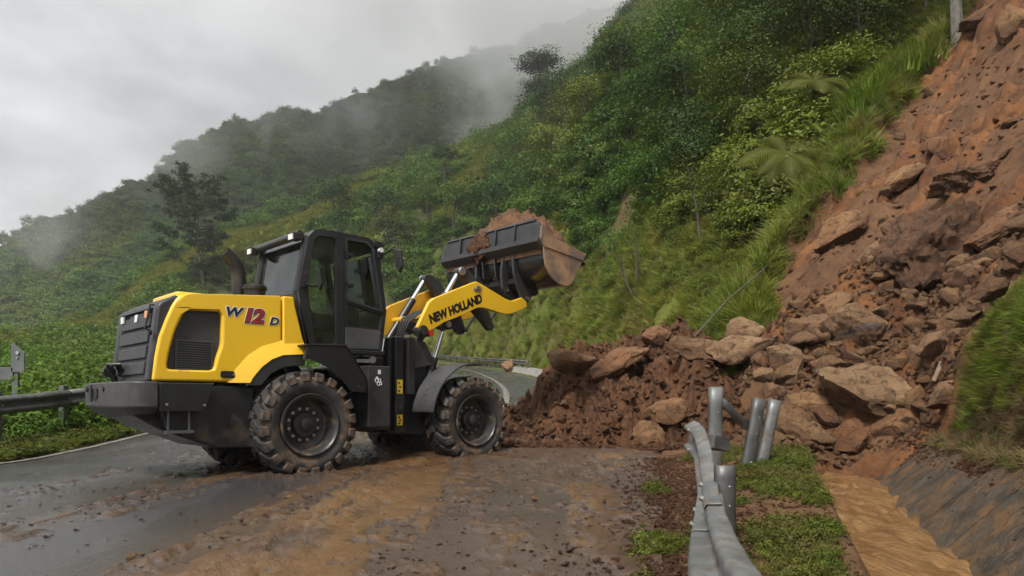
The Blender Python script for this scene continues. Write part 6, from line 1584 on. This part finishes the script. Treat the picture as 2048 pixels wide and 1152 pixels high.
# ---------------- boom, linkage and cylinders
boom_o = [(1.99, 2.02), (2.09, 2.20), (2.22, 2.43), (2.32, 2.50), (3.10, 2.83), (3.17, 2.855), (3.24, 2.84), (3.83, 2.64), (3.98, 2.61), (4.14, 2.67), (4.22, 2.70), (4.33, 2.64), (4.34, 2.55), (4.22, 2.49), (3.98, 2.40), (3.86, 2.378), (3.72, 2.385), (3.5, 2.42), (3.32, 2.44), (3.2, 2.43), (2.80, 2.25), (2.49, 2.13), (2.30, 2.02), (2.12, 1.95)]
for s in (-1, 1):
    bo = MB().prism(boom_o, s * .56, s * .64).build("boom_arm", YEL if s < 0 else YDK, L, bev=.010)
    pp = MB()
    V = rnd_poly([(3.10, 2.73), (3.19, 2.80), (3.28, 2.76), (3.25, 2.68), (3.12, 2.69)], .02); pp.prism(V, s * .64, s * .652); pp.build("pin_plate", STL, bo, bev=.003)
    MB().lathe([(-.012, 0), (-.012, .035), (.012, .035), (.012, 0)], (3.19, s * .655, 2.74), 14).build("pin", CHR, bo)
    MB().lathe([(-.10, 0), (-.10, .075), (.10, .075), (.10, 0)], (2.07, s * .60, 1.98), 18).build("boom_pivot", HUB, L)
    # lift cylinder
    MB().tube([(2.66, s * .45, 2.13), (2.43, s * .45, 1.50)], .034, 14).build("lift_rod", CHR, L, smooth=True)
    MB().tube([(2.46, s * .45, 1.58), (2.22, s * .45, .95)], .062, 16).build("lift_cylinder", BLK, L, smooth=True)
    lk = MB().prism(rnd_poly([(2.52, 2.06), (2.58, 2.24), (2.80, 2.24), (2.74, 2.06), (2.64, 2.03)], .03), s * .38, s * .56).build("lift_bracket", LTR, L, bev=.01)
    MB().lathe([(-.02, 0), (-.02, .05), (.02, .05), (.02, 0)], (2.64, s * .575, 2.12), 16).build("pin", STL, lk)
    # tilt cylinder and its crank
    MB().tube([(2.955, s * .45, 3.01), (2.64, s * .45, 2.55)], .040, 14).build("tilt_rod", CHR, L, smooth=True)
    MB().tube([(2.69, s * .45, 2.62), (2.12, s * .45, 1.80)], .062, 16).build("tilt_cylinder", BLK, L, smooth=True)
    bc = MB().prism(rnd_poly([(2.88, 3.03), (2.95, 3.08), (3.08, 3.07), (3.26, 2.94), (3.36, 2.80), (3.30, 2.66), (3.14, 2.70), (3.08, 2.84), (2.95, 2.94), (2.89, 2.96)], .03), s * .38, s * .52).build("upper_crank", PLA, L, bev=.012)
    MB().lathe([(-.02, 0), (-.02, .062), (-.012, .066), (.02, .066), (.02, 0)], (2.96, s * .53, 3.01), 18).build("pin", STL, bc)
    lo = MB().prism(rnd_poly([(3.30, 2.55), (3.56, 2.50), (3.74, 2.50), (3.80, 2.42), (3.90, 2.22), (3.88, 2.13), (3.80, 2.13), (3.62, 2.30)] if s < 0 else [(3.06, 2.50), (3.30, 2.52), (3.48, 2.50), (3.58, 2.24), (3.62, 2.12), (3.54, 2.06), (3.44, 2.10), (3.26, 2.32)], .03), s * .16, s * .26).build("lower_crank", PLA, L, bev=.012)
    px, pz = (3.865, 2.19) if s < 0 else (3.565, 2.13)
    MB().lathe([(-.13, 0), (-.13, .028), (.13, .028), (.13, 0)], (px, s * .21, pz), 14).build("pin", CHR, lo)
    MB().tube([(px, s * .1, pz), (px + .12, s * .1, pz + .18), (px + .30, s * .1, pz + .36)], .03, 8).build("link_bar", PLA, L)
MB().tube([(3.15, -.56, 2.62), (3.15, .56, 2.62)], .085, 16).build("boom_cross_tube", YDK, L, smooth=True)
MB().tube([(2.4, -.56, 2.25), (2.4, .56, 2.25)], .05, 12).build("boom_cross_bar", YDK, L, smooth=True)
mb = MB()
for k in range(4): mb.tube([(1.95, -.30 + .06 * k, 1.88), (2.05, -.34 + .06 * k, 2.14 + .02 * k), (2.25, -.38 + .06 * k, 2.30), (2.45, -.42 + .05 * k, 2.38)], .016, 7)
mb.build("boom_hose", LTR, L, smooth=True)
bnear = [c for c in L.children if c.name.startswith("boom_arm")][0]
text_mesh("NEW HOLLAND", .186, LTR, "lettering", bnear, 2.235, 2.095, -.6415, offset=.011, rot=rad(22.5), sx=.86, spacing=.98, shear=.08)

# ---------------- bucket
BW = 1.28
back = [(4.03, 3.91), (4.005, 3.74), (3.985, 3.57), (4.075, 3.46), (4.095, 3.30), (4.14, 3.13), (4.22, 3.02), (4.33, 2.935), (4.45, 2.885), (4.57, 2.865), (4.68, 2.88), (4.78, 2.925), (4.93, 3.14), (5.14, 3.46)]
th = .035
def offs(P, d):
    out = []
    for i in range(len(P)):
        a = Vector(P[max(i - 1, 0)]); c = Vector(P[min(i + 1, len(P) - 1)]); n_ = (c - a).normalized(); out.append((P[i][0] - n_.y * d, P[i][1] + n_.x * d))
    return out
inner = offs(back, .03)
bs = MB().prism(back[2:] + inner[2:][::-1], -BW + .02, BW - .02).build("bucket_shell", GLS, L, smooth=True)
# spill guard with ribs
sg = MB()
sg.add([(4.03, -BW + .10, 3.91), (4.03, BW - .10, 3.91), (4.0, BW, 3.82), (3.985, BW, 3.56), (3.985, -BW, 3.56), (4.005, -BW, 3.84)] + [(4.055, -BW + .10, 3.905), (4.055, BW - .10, 3.905), (4.025, BW, 3.815), (4.02, BW, 3.56), (4.02, -BW, 3.56), (4.03, -BW, 3.835)],
       [(0, 1, 2, 3, 4, 5), (11, 10, 9, 8, 7, 6)] + [(i, i + 6, (i + 1) % 6 + 6, (i + 1) % 6) for i in range(6)])
sgo = sg.build("spill_guard", PLA, L, bev=.006)
for yy in (-.70, -.22, .26, .74): MB().prism([(4.03, 3.90), (3.985, 3.90), (3.94, 3.60), (3.985, 3.57)], yy - .022, yy + .022).build("guard_rib", GLS, sgo)
MB().prism([(3.99, 3.59), (3.945, 3.615), (3.93, 3.53), (4.04, 3.43), (4.07, 3.47)], -BW, BW).build("guard_ledge", PLA, sgo, bev=.008)
MB().prism([(4.035, 3.895), (4.0, 3.905), (4.02, 3.935), (4.06, 3.925)], -BW + .12, BW - .12).build("guard_rim", PLA, sgo)
sidep = [(4.01, 3.80), (3.99, 3.57)] + back[3:] + [(5.16, 3.50), (4.20, 3.66)]
for s in (-1, 1):
    bsd = MB().prism(sidep, s * (BW - .02), s * (BW + .012)).build("bucket_side", BUCKSIDE if s < 0 else GLS, L, bev=.006)
    MB().prism([(4.03, 3.83), (4.0, 3.60), (4.08, 3.46), (5.06, 3.36), (5.155, 3.49), (4.20, 3.66)], s * (BW + .012), s * (BW + .028)).build("wear_strip", BUCKSIDE, bsd, bev=.004)
    # hinge brackets and stiffener ribs on the back
    for yy, inner_ in ((.60, 0), (.34, 1)):
        pl = [(4.06, 3.44), (4.02, 3.34), (4.05, 3.08), (4.12, 2.90), (4.22, 2.70), (4.30, 2.625), (4.40, 2.63), (4.46, 2.72), (4.58, 2.86), (4.40, 2.91), (4.26, 3.0), (4.17, 3.12), (4.11, 3.30)]
        if inner_: pl = [(4.06, 3.44), (4.02, 3.36), (3.99, 3.1), (4.02, 2.86), (4.08, 2.77), (4.18, 2.76), (4.38, 2.70), (4.50, 2.78), (4.5, 2.88), (4.30, 2.97), (4.17, 3.12), (4.11, 3.30)]
        br = MB().prism(pl, s * yy - .025, s * yy + .025).build("hinge_bracket", PLA, L, bev=.008)
        pc_ = (4.36, 2.695) if not inner_ else (4.12, 2.84)
        MB().lathe([(-.045, 0), (-.045, .05), (.045, .05), (.045, 0)], (pc_[0], s * yy, pc_[1]), 16).build("pin_boss", HUB, br)
        MB().lathe([(-.055, 0), (-.055, .024), (.055, .024), (.055, 0)], (pc_[0], s * yy, pc_[1]), 12).build("pin", STL, br)
    for yy in (.16,):
        MB().prism([(4.07, 3.46), (4.0, 3.40), (4.04, 3.10), (4.20, 2.93), (4.33, 2.925), (4.21, 3.03), (4.13, 3.14), (4.09, 3.3)], s * yy - .012, s * yy + .012).build("stiffener_rib", GLS, L)
MB().prism([(4.12, 2.95), (4.4, 2.72), (4.62, 2.78), (4.66, 2.86), (4.35, 2.925), (4.2, 3.05)], -.62, .62).build("under_plate", LTR, L)
MB().box((5.09, 0, 3.455), (.16, 2 * BW - .05, .04), (0, rad(-57), 0)).build("cutting_edge", BUCKSIDE, L, bev=.006)
# clod stuck to the spill guard
def lump_mesh(name, c, sx, sy, sz, seed, mat, sub=3, amp=.35, parent=None, fr=2.2):
    bm = bmesh.new(); bmesh.ops.create_icosphere(bm, subdivisions=sub, radius=1)
    o3 = Vector((seed * 3.7, seed * 1.3, seed * 2.1))
    for v in bm.verts:
        q = v.co.copy(); d = 1 + amp * (mnoise.fractal(q * fr + o3, .8, 2.1, 5)) + amp * .5 * abs(mnoise.noise(q * fr * 2.3 + o3))
        v.co = Vector((q.x * sx * d, q.y * sy * d, q.z * sz * d)) + Vector(c)
    me = bpy.data.meshes.new(name); bm.to_mesh(me); bm.free(); me.materials.append(mat)
    me.polygons.foreach_set('use_smooth', [True] * len(me.polygons))
    o = bpy.data.objects.new(name, me); COL.objects.link(o)
    if parent: o.parent = parent
    return o
cl = lump_mesh("mud_clod", (3.975, .20, 3.66), .045, .20, .20, 5, MSLIDE, 4, .8)
cl.location = LOC; cl.rotation_euler = (0, 0, LH); tag(cl, "dark clod of mud stuck to the back of the black bucket", "mud")
# the soil heaped in the bucket
_u = np.linspace(0, 1, 70); _v = np.linspace(-1, 1, 130)
UU, VV = np.meshgrid(_u, _v, indexing='ij')
hx = 4.05 + UU * 1.14; yb = VV * (BW - .03)
rim = 3.80 + (3.47 - 3.80) * UU
dome = np.clip(1 - np.abs(VV) ** 4.5, 0, 1) * np.sin(np.clip(UU * .94 + .06, 0, 1) * math.pi) ** .7
hz = rim - .16 + dome * (.58 + .20 * np.exp(-((VV - .05) / .35) ** 2)) + .10 * np.clip(-VV, 0, 1) * np.sin(UU * math.pi)
hz = hz + (fbm(hx * 3.2, yb * 3.2, 4, 81, .6) - .5) * .42 * (dome * .9 + .15) + (fbm(hx * 11, yb * 11, 3, 82, .6) - .5) * .16 * (dome + .2) + np.maximum(fbm(hx * 6, yb * 6, 3, 83) - .6, 0) * .6 * dome
edge_ = ss(.0, .08, UU) * ss(0, .05, 1 - np.abs(VV))
hz = np.where(edge_ > 0, hz, 3.35); hx = hx + (fbm(yb * 4, UU * 4, 3, 84) - .5) * .14 * (UU > .8)
hp = grid_obj("soil_load", hx, yb, hz, simple("red_slide_soil", (.085, .038, .015), (.155, .074, .030), 5, .85, .9, 26, dirt=(.050, .022, .013), dirt_amt=.50, dirt_scale=9, bdist=.04))
hp.location = LOC; hp.rotation_euler = (0, 0, LH)
tag(hp, "heap of red brown soil filling the raised loader bucket", "soil")

# ================================================================ AIR: even haze, the cloud that swallows the ridge, torn wisps
def vol_mat(name):
    m = bpy.data.materials.new(name); m.use_nodes = True; t = m.node_tree; t.nodes.clear()
    out = _n(t, "ShaderNodeOutputMaterial"); v = _n(t, "ShaderNodeVolumePrincipled"); t.links.new(v.outputs[0], out.inputs['Volume'])
    v.inputs['Color'].default_value = (.985, .99, 1.0, 1); v.inputs['Anisotropy'].default_value = .0
    return m, t, v
def vbox(name, lo, hi, mat):
    c = [(a + b_) / 2 for a, b_ in zip(lo, hi)]; d = [b_ - a for a, b_ in zip(lo, hi)]
    o = MB().box((0, 0, 0), d).build(name, mat); o.location = c; o['kind'] = 'stuff'; return o
m, t, v = vol_mat("haze"); v.inputs['Density'].default_value = .0003
vbox("haze", (-640, -14, -14), (330, 560, 275), m)

m, t, v = vol_mat("low_cloud")
geo = _n(t, "ShaderNodeNewGeometry"); sx = _n(t, "ShaderNodeSeparateXYZ"); t.links.new(geo.outputs['Position'], sx.inputs[0])
mp = _n(t, "ShaderNodeMapping"); mp.inputs['Scale'].default_value = (.013, .010, .016); t.links.new(geo.outputs['Position'], mp.inputs[0])
nz = _n(t, "ShaderNodeTexNoise"); nz.inputs['Scale'].default_value = 1.0; nz.inputs['Detail'].default_value = 3; nz.inputs['Roughness'].default_value = .6; nz.inputs['Distortion'].default_value = .4
t.links.new(mp.outputs[0], nz.inputs['Vector'])
h = mth(t, 'MULTIPLY', mth(t, 'ADD', sx.outputs[2], mth(t, 'MULTIPLY', sx.outputs[0], .42)), 1 / 30.0)
h = mth(t, 'SUBTRACT', h, 114 / 30.0)
h = mth(t, 'ADD', h, mth(t, 'MULTIPLY', mth(t, 'SUBTRACT', nz.outputs['Fac'], .5), 4.2))
top = mth(t, 'SUBTRACT', 2.6, h, True)                # a layer about sixty metres thick
den = mth(t, 'MULTIPLY', mth(t, 'MULTIPLY', mth(t, 'MAXIMUM', mth(t, 'MINIMUM', h, 1.0), 0.0), top), .021)
n2 = _n(t, "ShaderNodeTexNoise"); n2.inputs['Scale'].default_value = .05; n2.inputs['Detail'].default_value = 2; n2.inputs['Roughness'].default_value = .6; n2.inputs['Distortion'].default_value = .8
t.links.new(geo.outputs['Position'], n2.inputs['Vector'])
torn = mth(t, 'MULTIPLY', mth(t, 'SUBTRACT', n2.outputs['Fac'], .42), 3.6, True)
for (c, r, dn) in (((-178, 268, 62), (30, 34, 44), .028), ((-118, 262, 92), (46, 34, 26), .020), ((-6, 205, 88), (17, 26, 44), .034), ((-70, 265, 112), (48, 34, 30), .024)):
    mpw = _n(t, "ShaderNodeMapping", vector_type='TEXTURE'); mpw.inputs['Location'].default_value = c; mpw.inputs['Scale'].default_value = r; t.links.new(geo.outputs['Position'], mpw.inputs[0])
    ln = _n(t, "ShaderNodeVectorMath", operation='LENGTH'); t.links.new(mpw.outputs[0], ln.inputs[0])
    den = mth(t, 'ADD', den, mth(t, 'MULTIPLY', mth(t, 'MULTIPLY', mth(t, 'SUBTRACT', 1.0, ln.outputs['Value'], True), torn), dn))
t.links.new(den, v.inputs['Density'])
vbox("low_cloud", (-330, 150, 14), (260, 420, 272), m)
